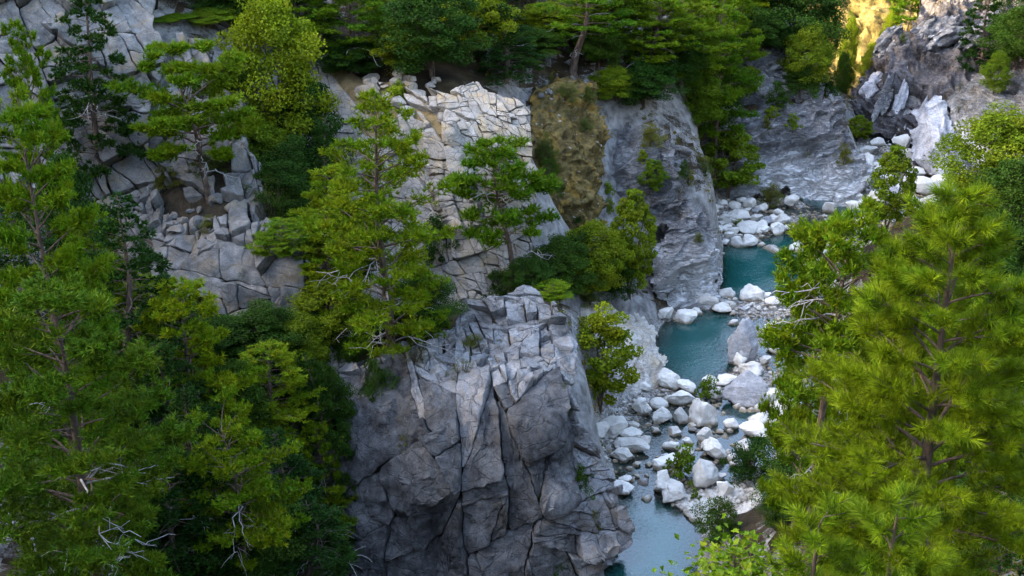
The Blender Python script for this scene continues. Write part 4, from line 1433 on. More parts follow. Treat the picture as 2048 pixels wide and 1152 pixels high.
def make_pine(seed, H=12.0, Rr=3.2, cs=.25, nb=55, dens=1.0, k=10, nl=.29, nw=.062, shape='round', pw=.62, sway=.35, mat='pine', twig=1.0, up=.25, dead=5, lop=None, tops=None):
    """returns (trunk mesh, branch mesh, crown mesh, dead twig mesh)"""
    rs = np.random.RandomState(seed)
    hs = np.linspace(0, 1, 12)
    ph = rs.uniform(0, 6.28, 2)
    tx = sway * (np.sin(hs * 3.2 + ph[0]) - math.sin(ph[0])) + sway * .3 * np.sin(hs * 9 + ph[1])
    ty = sway * (np.cos(hs * 2.7 + ph[1]) - math.cos(ph[1]))
    path = np.stack([tx, ty, hs * H], -1)
    path[0, :2] = 0
    r0 = .016 * H + .03
    tr = Tubes(); tr.add(np.vstack([path[0] - np.array([0, 0, .8]), path]), np.concatenate([[r0 * 1.35], r0 * (1 - hs * .93)]), 9)
    br = Tubes(); dds = []
    pos, axs, tin = [], [], []

    def at(h):
        return np.array([np.interp(h, hs, path[:, i]) for i in range(3)])
    for i in range(nb):
        t = (i + rs.uniform(0, 1)) / nb
        h = cs + (1 - cs) * t ** 1.0
        if shape == 'round':
            prof = (1 - t) ** pw * (.5 + .5 * min(1, t * 3.5)) + .1
        elif shape == 'cone':
            prof = (1 - t) ** .9 + .06
        else:                                    # umbrella: wide pads high up
            prof = .35 + .65 * math.sin(math.pi * min(1, t * .95 + .12)) if t < .9 else .45
        L = Rr * prof * rs.uniform(.42, 1.18)
        a_ = i * 2.39996 + rs.uniform(-.5, .5)
        if lop is not None:                      # longer to one side
            L *= 1 + lop[1] * math.cos(a_ - lop[0])
        if L < .25:
            L = .25
        o_ = at(h * .985)
        ss = np.linspace(0, 1, 6)
        e = up + rs.uniform(-.15, .25) + .5 * t
        dr = .55 if shape == 'cone' else .28
        da = rs.uniform(-.5, .5)
        ang = a_ + da * ss ** 2
        bp_ = np.stack([np.cos(ang) * L * ss, np.sin(ang) * L * ss, L * (e * ss - dr * ss ** 2 + .16 * ss ** 3)], -1) + o_
        br.add(bp_, (.012 + .018 * L) * (1 - .85 * ss), 4)
        ntw = max(6, int((L * 11.0 + 4) * dens))
        pads = [1.0, .82, .6, .4][:max(1, min(4, int(L * 1.5)))]
        hue = rs.uniform(.72, 1.12)
        for q in range(ntw):
            s_ = float(np.clip(pads[q % len(pads)] + rs.normal() * .075, .15, 1.02))
            b0 = np.array([np.interp(s_, ss, bp_[:, j]) for j in range(3)])
            ta = a_ + da * s_ ** 2 + rs.uniform(-1.9, 1.9)
            tl = twig * (.34 + .17 * L * (1.25 - s_)) * rs.uniform(.5, 1.25)
            e2 = rs.uniform(-.05, .5) if shape != 'cone' else rs.uniform(-.35, .1)
            td = np.array([math.cos(ta), math.sin(ta), e2])
            m_ = max(2, int(tl / .16))
            for j in range(m_):
                pp = b0 + td * tl * (j + 1) / m_ + rs.normal(size=3) * .06
                pos.append(pp)
                axs.append(unit(td * .7 + np.array([0, 0, .75]) + rs.normal(size=3) * .25))
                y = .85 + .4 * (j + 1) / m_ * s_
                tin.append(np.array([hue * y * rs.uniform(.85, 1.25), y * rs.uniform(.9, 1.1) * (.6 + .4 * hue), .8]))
    pos = np.array(pos); axs = np.array(axs); tin = np.array(tin)
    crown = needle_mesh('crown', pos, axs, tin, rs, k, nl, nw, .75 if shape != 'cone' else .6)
    for i in range(dead):
        dd = Tubes(); dds.append(dd)
        h = rs.uniform(max(.1, cs * .55), min(.9, cs + .35))
        a_ = rs.uniform(0, 6.28); L = Rr * rs.uniform(.4, .9)
        ss = np.linspace(0, 1, 8)
        wob = np.cumsum(rs.normal(size=(8, 3)) * .05 * L, 0); wob[0] = 0
        bp_ = at(h) + np.stack([np.cos(a_) * L * ss, np.sin(a_) * L * ss, L * (.2 * ss - .35 * ss ** 2)], -1) + wob
        dd.add(bp_, (.012 + .012 * L) * (1 - .8 * ss), 4)
        for q in range(4):
            b0 = bp_[rs.randint(2, 7)]
            a2 = a_ + rs.uniform(-1.3, 1.3); l2 = L * rs.uniform(.2, .5)
            s3 = np.linspace(0, 1, 5)
            w2 = np.cumsum(rs.normal(size=(5, 3)) * .06 * L, 0); w2[0] = 0
            dd.add(b0 + np.stack([np.cos(a2) * l2 * s3, np.sin(a2) * l2 * s3, -l2 * .3 * s3], -1) + w2, .012 * (1 - .7 * s3) + .004, 3)
    return dict(trunk=tr.mesh('trunk'), branch=br.mesh('branch'), crown=crown, dead=[d_.mesh('dead_branch') for d_ in dds], H=H, W=2 * Rr, mat=mat)


def make_broad(seed, H=6.0, Rr=2.5, cs=.25, stems=3, nleaf=12000, ll=.17, lw=.14, clumps=60, mat='broad', yellow=.25, low=False, clump_r=.55, upright=0.0):
    rs = np.random.RandomState(seed)
    tr = Tubes(); br = Tubes()
    cen = []
    for i in range(clumps):
        t = (i + .5) / clumps
        z = cs + (1 - cs) * t
        prof = math.sin(math.pi * (.16 + .8 * t)) ** .7 if not low else math.cos(t * 1.45) ** .6
        a_ = i * 2.39996 + rs.uniform(-.4, .4)
        rr = Rr * prof * math.sqrt(rs.uniform(.08, 1.0))
        cen.append((math.cos(a_) * rr, math.sin(a_) * rr, z * H + rs.uniform(-.05, .05) * H))
    cen = np.array(cen)
    if low:
        cen[:, :2] *= rs.uniform(.55, 1.4, (clumps, 1)); cen[:, 2] *= rs.uniform(.6, 1.25, clumps)
    stem_pts = []
    for s in range(stems):
        a_ = s * 6.28 / stems + rs.uniform(-.4, .4)
        ss = np.linspace(0, 1, 9)
        l_ = Rr * rs.uniform(.15, .5) * (1 if stems > 1 else .4)
        pth = np.stack([np.cos(a_) * l_ * ss ** 1.3, np.sin(a_) * l_ * ss ** 1.3, H * .88 * ss], -1) + np.cumsum(rs.normal(size=(9, 3)) * .025 * H * .3, 0)
        pth[0] = (math.cos(a_) * .05 * stems * .3, math.sin(a_) * .05 * stems * .3, -.4)
        r0 = .014 * H + .02
        tr.add(pth, r0 * (1 - .85 * ss), 7)
        stem_pts.append(pth)
    sp = np.concatenate(stem_pts)
    for c in cen:
        d = np.linalg.norm(sp - c, axis=1) + np.where(sp[:, 2] > c[2] - .05, 3, 0)
        b0 = sp[np.argmin(d)]
        ss = np.linspace(0, 1, 5)[:, None]
        pth = b0 + (c - b0) * ss + np.array([0, 0, -.12 * np.linalg.norm(c - b0)]) * (ss * (1 - ss) * 2)
        br.add(pth, .012 * (H / 6) * (1.3 - ss[:, 0]), 4)
    per = nleaf // clumps
    P0, Nn, T = [], [], []
    for c in cen:
        rad = clump_r * rs.uniform(.6, 1.3)
        g = rs.normal(size=(per, 3)); g = unit(g) * rs.uniform(.2, 1, (per, 1)) ** .5
        p = c + g * rad * np.array([1.1, 1.1, .72])
        P0.append(p)
        Nn.append(unit(g * .6 + np.array([0, 0, .9 - upright])))
        y = rs.uniform(0, 1) ** 2 * yellow * 2
        T.append(np.tile(np.array([1 + .55 * y, 1 + .2 * y, .9]) * rs.uniform(.75, 1.2), (per, 1)))
    crown = leaf_mesh('crown', np.concatenate(P0), np.concatenate(Nn), np.concatenate(T), rs, ll, lw)
    return dict(trunk=tr.mesh('trunk'), branch=br.mesh('branch'), crown=crown, dead=None, H=H, W=2 * Rr, mat=mat)


KIND = {
    'pine1': make_pine(1, 12, 3.0, .18, 80),
    'pine2': make_pine(2, 13, 2.8, .22, 78, shape='round', sway=.5),
    'pine3': make_pine(3, 11, 3.3, .28, 58, shape='umbrella', up=.15),
    'slim': make_pine(4, 12, 2.3, .4, 46, dens=1.0, sway=.35, dead=5),
    'fir': make_pine(5, 13, 2.8, .1, 100, shape='cone', mat='pine_dark', nl=.2, up=.1),
    'fir2': make_pine(6, 11, 2.6, .12, 88, shape='cone', mat='pine_dark', nl=.22, up=.05, sway=.5),
    'plane': make_broad(11, 6.5, 2.4, .22, 3, 9000, .2, .18, 70, 'broad', .5, clump_r=.5),
    'plane2': make_broad(12, 6, 2.0, .2, 2, 7000, .2, .18, 60, 'broad', .35, clump_r=.48),
    'oak': make_broad(13, 7, 3.0, .2, 3, 24000, .15, .12, 90, 'shrub', .25, clump_r=.75),
    'oak2': make_broad(14, 6, 2.8, .15, 4, 22000, .15, .12, 80, 'broad', .35, clump_r=.7),
    'bush': make_broad(15, 2.2, 1.5, .1, 5, 9000, .09, .07, 50, 'shrub', .15, low=True, clump_r=.38),
    'bush2': make_broad(16, 2.0, 1.4, .1, 5, 8000, .09, .05, 45, 'olive', .3, low=True, clump_r=.36),
    'scrub': make_broad(17, 1.8, 1.2, .15, 9, 1700, .07, .03, 70, 'olive', .1, low=True, clump_r=.3),
    'sprig': make_broad(18, 1.2, .8, .12, 6, 700, .16, .11, 26, 'broad', .15, low=True, clump_r=.22, upright=.4),
}
PINES = ('pine1', 'pine2', 'pine3', 'slim', 'fir', 'fir2')


def plant_thing(kd, name, label, cat, loc, sx, sz, rot, group=None, tilt=(0, 0)):
    o = empty(name, loc, label, cat, group)
    o.rotation_euler = (tilt[0], tilt[1], rot)
    o.scale = (sx, sx, sz)
    for part, mt in (('trunk', 'bark'), ('branch', 'bark'), ('crown', kd['mat']), ('dead', 'deadwood')):
        if part == 'dead':
            for me in kd['dead'] or ():
                link('dead_branch', me, M[mt], o)
        else:
            c = link('branches' if part == 'branch' else part, kd[part], M[mt], o)
            if part == 'branch':
                c['kind'] = 'stuff'
    return o


HEIGHTS = []


def tree(kind, u, vtop, wpx, Y, label, name=None, group=None, zoff=0.0, rot=None):
    """crown centre column u, top at vtop, crown width wpx, at distance Y; stands on the ground below"""
    kd = KIND[kind] if isinstance(kind, str) else kind
    top = P(u, vtop, Y)
    gz0 = drop(top.x, top.y)
    Hh = top.z - gz0 - zoff
    wid = wpx * depth_of(top) / F
    sx = wid / kd['W']; sz = Hh / kd['H']
    HEIGHTS.append((kind if isinstance(kind, str) else '*', u, vtop, round(Hh, 1), round(wid, 1), round(gz0, 1)))
    rr = random.Random(int(u * 7 + vtop * 13))
    pine = kd['mat'].startswith('pine')
    return plant_thing(kd, name or ('pine_tree' if pine else 'broadleaf_tree'), label, 'tree', (top.x, top.y, gz0 + zoff), sx, sz, rr.uniform(0, 6.28) if rot is None else rot, group)


def shrub(kind, u, v, wpx, label, name='shrub', hpx=None, group=None, cat='shrub'):
    """a plant rooted at the surface seen at pixel (u, v)"""
    kd = KIND[kind]
    p, nrm = pick(u, v)
    if p is None:
        return
    wid = wpx * depth_of(p) / F
    s = wid / kd['W']
    sz = (hpx * depth_of(p) / F * 1.05 / kd['H']) if hpx else s
    rr = random.Random(int(u * 7 + v * 13))
    return plant_thing(kd, name, label, cat, p - Vector((0, 0, .05)), s, sz, rr.uniform(0, 6.28), group)


# --- single pines with a shape of their own
hero = make_pine(31, 14.5, 4.3, .08, 92, dens=.82, pw=.8, k=10, nl=.29, nw=.06, sway=.25, dead=12)
thin = make_pine(32, 7.6, 2.1, .36, 44, dens=1.2, k=10, nl=.28, nw=.058, sway=.55, dead=8, shape='umbrella')
umb = make_pine(33, 7.5, 2.9, .25, 30, dens=2.3, k=12, nl=.29, nw=.058, sway=.3, dead=4, shape='umbrella', up=.3)
tree(hero, 757, 178, 400, 58.2, 'tall pine with a straight trunk rooted on top of the crag', rot=.6)
tree(thin, 1022, 300, 200, 69.5, 'thin pine with a bent dark trunk at the foot of the slab cliff', rot=2.1)
tree(umb, 385, 105, 270, 67.5, 'bright layered pine growing on the rubble ledge below the block tower', rot=1.0)
rightpine = make_pine(34, 15, 3.0, .62, 64, dens=1.2, sway=.4, dead=10)
lefty = make_pine(35, 14, 3.0, .2, 80, dens=1.3, k=13, nl=.25, nw=.045, shape='round', dead=6)
lefty2 = make_pine(36, 13, 3.0, .15, 90, dens=1.7, k=13, nl=.24, nw=.038, mat='pine_mid', shape='round', dead=14)
# left side
tree(lefty, 50, 195, 330, 40, 'tall bright pine below the dark tilted cliff')
tree(lefty2, 80, 545, 480, 32, 'broad pine with grey dead twigs among yellow-green needles')
tree('fir', 205, 400, 300, 50, 'dark fir with drooping tiers between the wooded slope pines')
tree('pine2', 395, 555, 230, 50, 'yellow-green pine whose top covers the foot of the rubble ledge')
tree('pine3', 455, 850, 250, 43, 'bright flat-topped young pine low on the wooded slope')
tree('fir2', 330, 690, 260, 47, 'dark conifer behind the flat-topped young pine')
tree('fir2', 300, 860, 260, 41, 'dark-green pine beside the flat-topped young pine')
tree('fir', 545, 880, 250, 47, 'dark green pine beside the wooded wall of the crag')
tree('fir2', 600, 720, 200, 53, 'dark conifer close against the wooded shoulder of the crag')
tree('pine2', 500, 700, 200, 53, 'mid-green pine between the ledge and the crag')
tree('fir', 120, 640, 260, 47, 'dark fir behind the broad dead-twigged pine')
tree('fir2', 590, 1010, 230, 46, 'low dark pine at the foot of the crag')
tree('fir2', 430, 1000, 260, 43, 'dark conifer under the flat-topped young pine')
tree('pine2', 250, 560, 180, 54, 'slender green pine behind the dark fir')
tree('oak', 520, 620, 170, 57.5, 'dark broadleaf tree below the ledge wall')
tree('fir', 30, 420, 220, 52, 'dark fir behind the tall bright pine')
# upper left
tree('fir2', 150, -60, 210, 69, 'dark conifer hanging over the dark tilted cliff', zoff=0)
tree('pine1', 20, 50, 130, 62, 'olive pine in front of the dark tilted cliff')
tree('oak2', 535, 10, 240, 76, 'large yellow-green broadleaf tree beside the block tower')
tree('oak', 450, -60, 230, 84, 'dark broadleaf tree above the block tower')
tree('oak', 600, 160, 170, 76, 'dark broadleaf tree beside the top of the tall pine')
tree('pine1', 690, -70, 210, 84, 'pine above the yellow rubble of the slab cliff')
tree('oak', 860, -20, 220, 83, 'dense broadleaf tree on top of the slab cliff')
tree('pine2', 780, -90, 180, 90, 'dark pine behind the dense broadleaf tree')
tree('oak2', 940, -30, 170, 88, 'bright broadleaf tree on the corner of the slab cliff')
tree('fir2', 1010, 10, 170, 87, 'dark green pine above the corner of the slab cliff')
tree('oak', 580, 290, 170, 71, 'broadleaf shrub tree behind the ledge rubble')
tree('pine2', 640, 330, 170, 66, 'pine behind the downstream side of the tall pine')
tree('pine1', 640, 420, 150, 62, 'dark pine between the ledge and the tall pine')
# far slope
tree('slim', 1150, -60, 190, 93, 'slim pine with a bare leaning trunk over the ochre wall')
tree('pine2', 1070, -110, 170, 101, 'pine high on the brown slope above the slab cliff')
tree('slim', 1240, -60, 180, 97, 'slim pine on the brown slope beside the ochre wall')
tree('pine1', 1300, -30, 190, 97, 'bright pine over the top of the cave rock')
tree('pine3', 1380, 0, 220, 100, 'bright spreading pine with bare hanging branches above the cave rock')
tree('pine2', 1430, -80, 130, 119, 'pine on the rim above the gorge wall')
tree('oak', 1290, 130, 150, 94, 'dense green broadleaf tree on the rim of the cave rock')
tree('oak2', 1400, 140, 130, 101, 'broadleaf tree between cave rock and gorge wall')
tree('pine2', 1340, -110, 170, 112, 'pine high behind the bright spreading pine')
tree('oak', 1600, -40, 200, 119, 'dark broadleaf tree against the sunlit slope')
tree('oak', 1550, -110, 240, 124, 'black-green broadleaf tree with a heavy trunk above the gorge wall')
tree('oak2', 1620, 60, 110, 114, 'dark broadleaf bush on the corner of the gorge wall')
tree('pine1', 1490, -110, 150, 120, 'pine behind the black-green broadleaf tree')
tree('oak2', 1095, 10, 140, 97, 'yellow-green bushy tree on the brown slope')
tree('oak', 1200, 60, 110, 95, 'low dark tree at the top of the ochre wall')
tree('oak', 1010, -110, 200, 102, 'dark broadleaf tree high behind the slab cliff corner')
tree('oak', 720, -110, 200, 97, 'dark broadleaf tree high behind the yellow rubble')
tree('oak', 380, -130, 200, 88, 'dark broadleaf tree above the dark tilted cliff')
tree('oak', 1655, 0, 70, 121, 'dark leafy tree whose edge cuts the sunlit slope')
tree('pine1', 1180, -20, 150, 100, 'bright pine on the brown slope above the ochre wall')
tree('pine3', 1450, 20, 150, 104, 'bright green pine at the head of the gorge wall')
tree('oak2', 1230, 140, 110, 93, 'low bright tree at the upstream rim of the ochre wall')
tree('pine1', 560, 440, 150, 63, 'pine standing over the end of the ledge rubble')
tree('oak2', 660, 560, 170, 60.5, 'green bushy tree at the wooded foot of the tall pine')
tree('oak', 840, 560, 160, 61, 'dark bushy tree directly behind the tall pine')
tree('oak2', 590, 640, 150, 58, 'bushy tree where the ledge wall meets the crag')
tree('pine3', 1640, 540, 190, 37, 'low bright pine boughs over the rock pillar')
tree('oak', 330, -40, 170, 80, 'dark tree at the head of the dark tilted cliff')
tree('oak', 500, -90, 180, 86, 'dark tree behind the large yellow-green broadleaf')
tree('fir2', 610, -80, 150, 88, 'dark conifer at the top between broadleaf and pine')
tree('pine1', 570, -60, 150, 84, 'bright pine behind the large yellow-green broadleaf')
tree('oak2', 800, 40, 150, 84, 'green broadleaf tree above the yellow rubble')
tree('oak', 700, 80, 140, 84, 'low dark tree beside the yellow rubble')
tree('pine1', 900, -80, 170, 92, 'bright pine above the dense broadleaf tree')
tree('fir', 960, -100, 150, 96, 'dark fir above the slab cliff corner')
tree('oak', 1060, 60, 150, 92, 'dark bushy tree beside the slab cliff corner')
tree('oak', 1130, 30, 150, 97, 'dark bushy tree behind the slim leaning pine')
tree('pine3', 1220, -30, 170, 99, 'spreading pine above the upstream side of the ochre wall')
tree('oak', 1340, 60, 160, 99, 'dark tree under the bright spreading pine')
tree('oak', 1440, 60, 140, 108, 'dark tree above the downstream end of the gorge wall')
tree('pine1', 1480, -20, 140, 112, 'bright pine on the broken slope above the gorge wall')
tree('oak', 1520, 20, 130, 116, 'black-green tree on the broken slope')
tree('oak2', 520, 250, 150, 73, 'green shrub tree beside the block tower')
tree('oak', 550, 330, 140, 69, 'dark shrub tree above the ledge end')
tree('fir2', 640, 230, 150, 72, 'dark conifer close beside the top of the tall pine')
tree('oak', 700, 420, 150, 66, 'dark tree behind the tall pine trunk')
tree('oak', 1060, 520, 110, 69, 'dark shrub tree between thin pine and crag')
tree('oak', 650, 740, 110, 54.6, 'dark tree clinging to the wooded face of the crag')
tree('pine2', 620, 860, 130, 52, 'slender pine in front of the wooded crag face')
tree('oak', 560, 760, 150, 55, 'dark bushy tree beside the crag')
tree('fir2', 490, 820, 180, 49, 'dark conifer in the gap of the wooded slope pines')
tree('fir', 380, 760, 200, 46, 'dark fir behind the dark-green pine')
tree('oak', 200, 900, 220, 42, 'dark bushy tree under the wooded slope pines')
tree('fir', 250, 700, 180, 50, 'dark narrow fir on the wooded slope')
tree('pine1', 160, 430, 170, 52, 'green pine in front of the dark fir')
tree('oak', 120, 330, 150, 60, 'dark tree at the foot of the dark tilted cliff')
tree('oak2', 1240, 470, 90, 79, 'yellow-green bush tree beside the cave')
tree('oak', 1160, 510, 110, 75, 'dark bush tree under the ochre wall')
tree('oak', 1950, 560, 200, 60, 'dark tree on the slope across the river')
tree('oak', 2040, 470, 200, 62, 'dark tree high on the slope across the river')
tree('oak', 1880, 470, 160, 70, 'dark tree behind the long-needled pine top')
tree('oak2', 410, 20, 130, 80, 'yellow-green tree above the layered pine')
tree('oak', 450, 140, 140, 76, 'dark shrubby tree behind the layered pine')
tree('oak2', 340, 30, 90, 78, 'small bright tree on the head of the dark tilted cliff')
tree('pine1', 1830, 640, 330, 25, 'green pine close behind the trunk of the long-needled pine')
tree('pine2', 2010, 690, 330, 23, 'tall pine filling the gap behind the long-needled pine')
tree('oak', 1900, 930, 330, 25, 'dark bushy tree at the foot of the long-needled pine')
tree('fir2', 2060, 900, 330, 21, 'dark conifer on the slope under the long-needled pine')
tree('oak', 1740, 1010, 240, 28, 'dark leafy tree above the leafy shoot')
tree('oak', 1625, 900, 150, 50, 'dark leafy tree on the bank above the gravel bar')
tree('oak', 1570, 970, 110, 51, 'low dark bushy tree beside the gravel bar')
tree('fir', 90, 730, 200, 45, 'dark fir deep in the shade of the broad pine')
tree('oak', 330, 600, 170, 55, 'dark tree under the rubble ledge')
tree('oak', 450, 740, 170, 51, 'dark bushy tree in the middle of the wooded slope')
tree('fir2', 370, 920, 220, 42.5, 'dark conifer in front of the flat-topped young pine')
tree('oak', 160, 1000, 240, 39.5, 'dark tree low under the broad pine')
tree('oak', 510, 980, 200, 45.5, 'dark bushy tree below the crag wall')
tree('fir2', 270, 1030, 240, 40.5, 'dark conifer at the foot of the wooded slope')
tree('oak', 430, 640, 150, 57, 'dark tree against the foot of the ledge wall')
tree('fir', 150, 560, 170, 52, 'dark fir between the two brightest slope pines')
tree('fir2', 560, 620, 130, 58, 'dark conifer beside the ledge wall')
tree('oak2', 1705, 40, 44, 146, 'small sunlit tree on the bright slope')
tree('oak2', 1745, 90, 40, 143, 'golden sunlit bush low on the bright slope')
tree('oak2', 1790, 20, 50, 146, 'sunlit tree beside the streaked wall')
tree('oak', 1690, 110, 40, 138, 'shaded tree at the foot of the bright slope')
# by the river
tree('plane2', 1268, 395, 105, 78.5, 'yellowish plane tree in front of the cave')
tree('plane', 1205, 630, 160, 65.5, 'airy plane tree between the crag and the cream bank')
tree('oak2', 1185, 455, 150, 76, 'green broadleaf tree at the foot of the ochre wall')
tree('plane2', 1465, 262, 130, 104.5, 'broadleaf tree on the stone pile against the gorge wall')
tree('plane2', 1795, 305, 100, 96, 'loose leafy tree in the boulders below the scoured fin')
tree('plane2', 1720, 235, 60, 121, 'small green tree at the foot of the streaked wall')
tree('oak', 1120, 480, 130, 72, 'dark green tree against the base of the slab cliff')
tree('pine2', 1100, 560, 110, 68, 'small pine behind the top of the crag')
# right side
tree('oak2', 2010, 235, 230, 88, 'broadleaf tree in front of the dark buttress')
tree('oak', 2060, 330, 240, 72, 'dark broadleaf tree on the slope below the buttress')
tree('oak', 1960, 400, 220, 78, 'dark broadleaf tree behind the top of the long-needled pine')
tree(rightpine, 1710, 440, 320, 34, 'pine with grey twigs leaning over the pools')
tree('pine2', 1790, 520, 260, 44, 'green pine behind the long-needled pine')
tree('pine1', 2000, 560, 300, 42, 'green pine on the slope behind the long-needled pine')
tree('oak', 1740, 880, 240, 44, 'dark broadleaf bush under the long-needled pine')
tree('fir2', 1750, 600, 230, 38, 'dark pine low over the bank facing the crag')
tree('fir2', 2000, -60, 110, 124, 'dark conifer on top of the streaked wall')
tree('oak', 2050, 20, 140, 116, 'dark broadleaf tree on top of the buttress')
tree('oak2', 2000, 110, 60, 114, 'low green bush on the rim of the buttress')
tree('pine3', 1830, -60, 90, 140, 'sunlit pine at the foot of the bright slope')
tree('oak', 2080, -40, 150, 122, 'dark tree on the crest above the buttress')

# trees of the slope across the river, standing where the ground is
r = random.Random(12)
for i in range(26):
    x = r.uniform(30, 62); y = r.uniform(28, 112)
    if x < 26 + (y - 40) * .42:
        x += 12
    z = drop(x, y)
    kd = KIND[r.choice(('oak', 'oak2', 'fir2', 'pine1', 'oak'))]
    s = r.uniform(.6, 1.0)
    plant_thing(kd, 'pine_tree' if kd['mat'].startswith('pine') else 'broadleaf_tree', 'tree of the wooded slope across the river from the crag', 'tree', (x, y, z), s, s, r.uniform(0, 6), 'trees on the slope across the river')

# --- shrubs on rock
for a in [('bush2', 945, 700, 54, 'round olive cushion bush on the crag top', 30), ('scrub', 925, 770, 70, 'grey leafless scrub on the crag top', 60), ('bush2', 1118, 850, 44, 'olive bush hanging at the river edge of the crag', 80),
          ('bush', 1155, 985, 60, 'green bush on the river-side steps of the crag', 50), ('bush2', 1180, 1085, 50, 'dark bush low on the river-side steps of the crag', 70), ('bush', 1120, 1130, 60, 'light green bush at the foot of the crag', 60), ('bush2', 1080, 1000, 34, 'small dry bush in a crack of the crag face', 24),
          ('bush2', 1000, 1000, 30, 'small dark tuft on the flat crag face', 24), ('bush', 1043, 825, 26, 'tiny grey-green tuft at the crag rim', 22), ('sprig', 797, 950, 20, 'yellow-green sprig in the crag crack', 26), ('bush', 845, 1010, 34, 'moss-green tuft under the bulging crag slab', 40),
          ('bush', 675, 870, 100, 'dense green bush on the wooded wall of the crag', 90), ('bush', 755, 800, 80, 'dark green bush on the wooded rim of the crag', 80), ('bush', 640, 730, 120, 'dark bush at the wooded top of the crag', 90), ('scrub', 830, 735, 90, 'brown scrub round the tall pine foot', 50), ('bush', 700, 720, 90, 'green bush beside the tall pine foot', 80),
          ('scrub', 545, 455, 110, 'grey scrub over the ledge rubble', 90), ('bush', 565, 470, 70, 'dark bush at the end of the ledge', 60), ('bush2', 420, 345, 90, 'olive bush under the layered pine', 40), ('bush2', 340, 370, 70, 'dry bush in the ledge gully', 36), ('bush', 300, 560, 70, 'green bush on the ledge foot', 60),
          ('bush', 880, 520, 90, 'round dark bush at the slab cliff foot', 80), ('bush', 950, 465, 44, 'dark tuft at the foot of the leaning slab', 40), ('bush2', 950, 330, 44, 'olive bush in the niche beside the leaning slab', 40), ('bush2', 890, 245, 20, 'tiny bush above the leaning slab', 18), ('bush', 1000, 590, 90, 'dark bush round the thin pine foot', 50),
          ('bush', 1100, 390, 60, 'dark green bush at the corner of slab cliff and ochre wall', 60), ('bush2', 1090, 330, 50, 'olive growth on the ochre wall edge', 60), ('bush2', 1130, 200, 60, 'olive growth at the top of the ochre wall', 30), ('bush2', 1170, 260, 36, 'olive tuft on the ochre wall', 24),
          ('bush2', 1300, 290, 60, 'dark bush in the cleft of the cave rock', 40), ('plane2', 1305, 385, 56, 'green bush on the face of the cave rock', 62), ('bush', 1365, 355, 26, 'small bush at the upstream edge of the cave rock', 30), ('bush', 1555, 215, 50, 'dark bush on the gorge wall face', 44), ('bush', 1600, 185, 80, 'bush on the gorge wall rim', 50), ('bush', 1650, 190, 70, 'green bush at the end of the gorge wall rim', 40),
          ('bush2', 1540, 410, 50, 'olive bush among the white stones', 40), ('sprig', 1412, 800, 46, 'leafy sprig midstream between white boulders', 50), ('sprig', 1360, 955, 70, 'leafy green sprig growing on the island boulders', 64), ('sprig', 1590, 850, 60, 'yellow-green sprig among stones on the bank facing the crag', 36), ('sprig', 1390, 1000, 24, 'tiny sprig at the gravel bar', 26), ('sprig', 1475, 455, 26, 'tiny green tuft in the white stone pile', 16), ('sprig', 1555, 800, 20, 'thin sprig between stones on the bank facing the crag', 30),
          ('bush', 1500, 960, 110, 'dark leafy bush overhanging the gravel bar', 80), ('bush', 1590, 960, 150, 'dark green bush on the bank facing the crag', 110), ('bush', 1440, 1075, 110, 'grey-green bush beside the lower pool', 70), ('bush', 1650, 920, 160, 'dark bush in the shade of the long-needled pine', 110),
          ('bush', 1150, 560, 120, 'green bush behind the crag', 90), ('bush', 1230, 590, 80, 'green bush at the root of the yellowish plane', 60), ('bush2', 1180, 610, 60, 'olive bush on the cream bank', 30)]:
    k_, u, v, w_, lab, h_ = a
    shrub(k_, u, v, w_, lab, 'sprig' if k_ == 'sprig' else 'shrub', h_, cat='plant' if k_ == 'sprig' else 'shrub')

r = random.Random(44)
for nm_, pt, n_, lo, hi in (('dark tilted cliff', patA, 9, 20, 50), ('rubble ledge', patB, 10, 18, 44), ('grey crag', patC, 16, 14, 40), ('pale slab cliff', patD, 9, 16, 40), ('cave rock', patF, 7, 14, 34), ('gorge wall', patH, 12, 14, 40), ('ochre wall', patE, 10, 16, 40), ('dark buttress', patI2, 4, 16, 34), ('streaked wall', patI, 5, 14, 30)):
    o_ = np.array(pt.outline); k = 0
    while k < n_:
        u = r.uniform(o_[:, 0].min(), o_[:, 0].max()); v = r.uniform(o_[:, 1].min(), o_[:, 1].max())
        if in_poly(np.array([u]), np.array([v]), pt.outline)[0]:
            k += 1
            w_ = lo + (hi - lo) * r.random() ** 1.6
            shrub(r.choice(('bush2', 'bush', 'scrub', 'bush2', 'sprig')), u, v, w_, 'small shrub rooted in a crack of the ' + nm_, 'shrub', w_ * r.uniform(.5, 1.1), 'small shrubs on the ' + nm_)

# --- near pine on the right: 300 tufts one by one, the rest as one crown
rs = np.random.RandomState(99)


def brush_mesh(name, seed, k=84, nl=.2, nw=.0115):
    r_ = np.random.RandomState(seed)
    t = np.linspace(0, 1, k)
    ax = np.tile(np.array([[0, 0, 1.0]]), (k, 1))
    ang = r_.uniform(0, 6.28, k)
    op = np.interp(t, [0, .6, 1], [1.15, .85, .35]) + r_.uniform(-.2, .2, k)
    d = np.stack([np.cos(ang) * np.sin(op), np.sin(ang) * np.sin(op), np.cos(op)], -1)
    base = ax * (t[:, None] * .2 - .2)
    L = nl * r_.uniform(.75, 1.15, (k, 1))
    side = unit(np.cross(d, r_.normal(size=(k, 3)))) * nw * .5
    bend = np.array([0, 0, -1]) * L * .06
    V = np.stack([base - side, base + side, base + d * L + bend], 1)
    Fc = np.arange(k * 3).reshape(k, 3)
    tint = np.repeat((np.array([1.0, 1.0, .8]) * r_.uniform(.75, 1.25, (k, 1)))[:, None], 3, 1)
    return V.reshape(-1, 3), Fc, tint.reshape(-1, 3)


BR = [brush_mesh('needle_tuft', 200 + q) for q in range(7)]


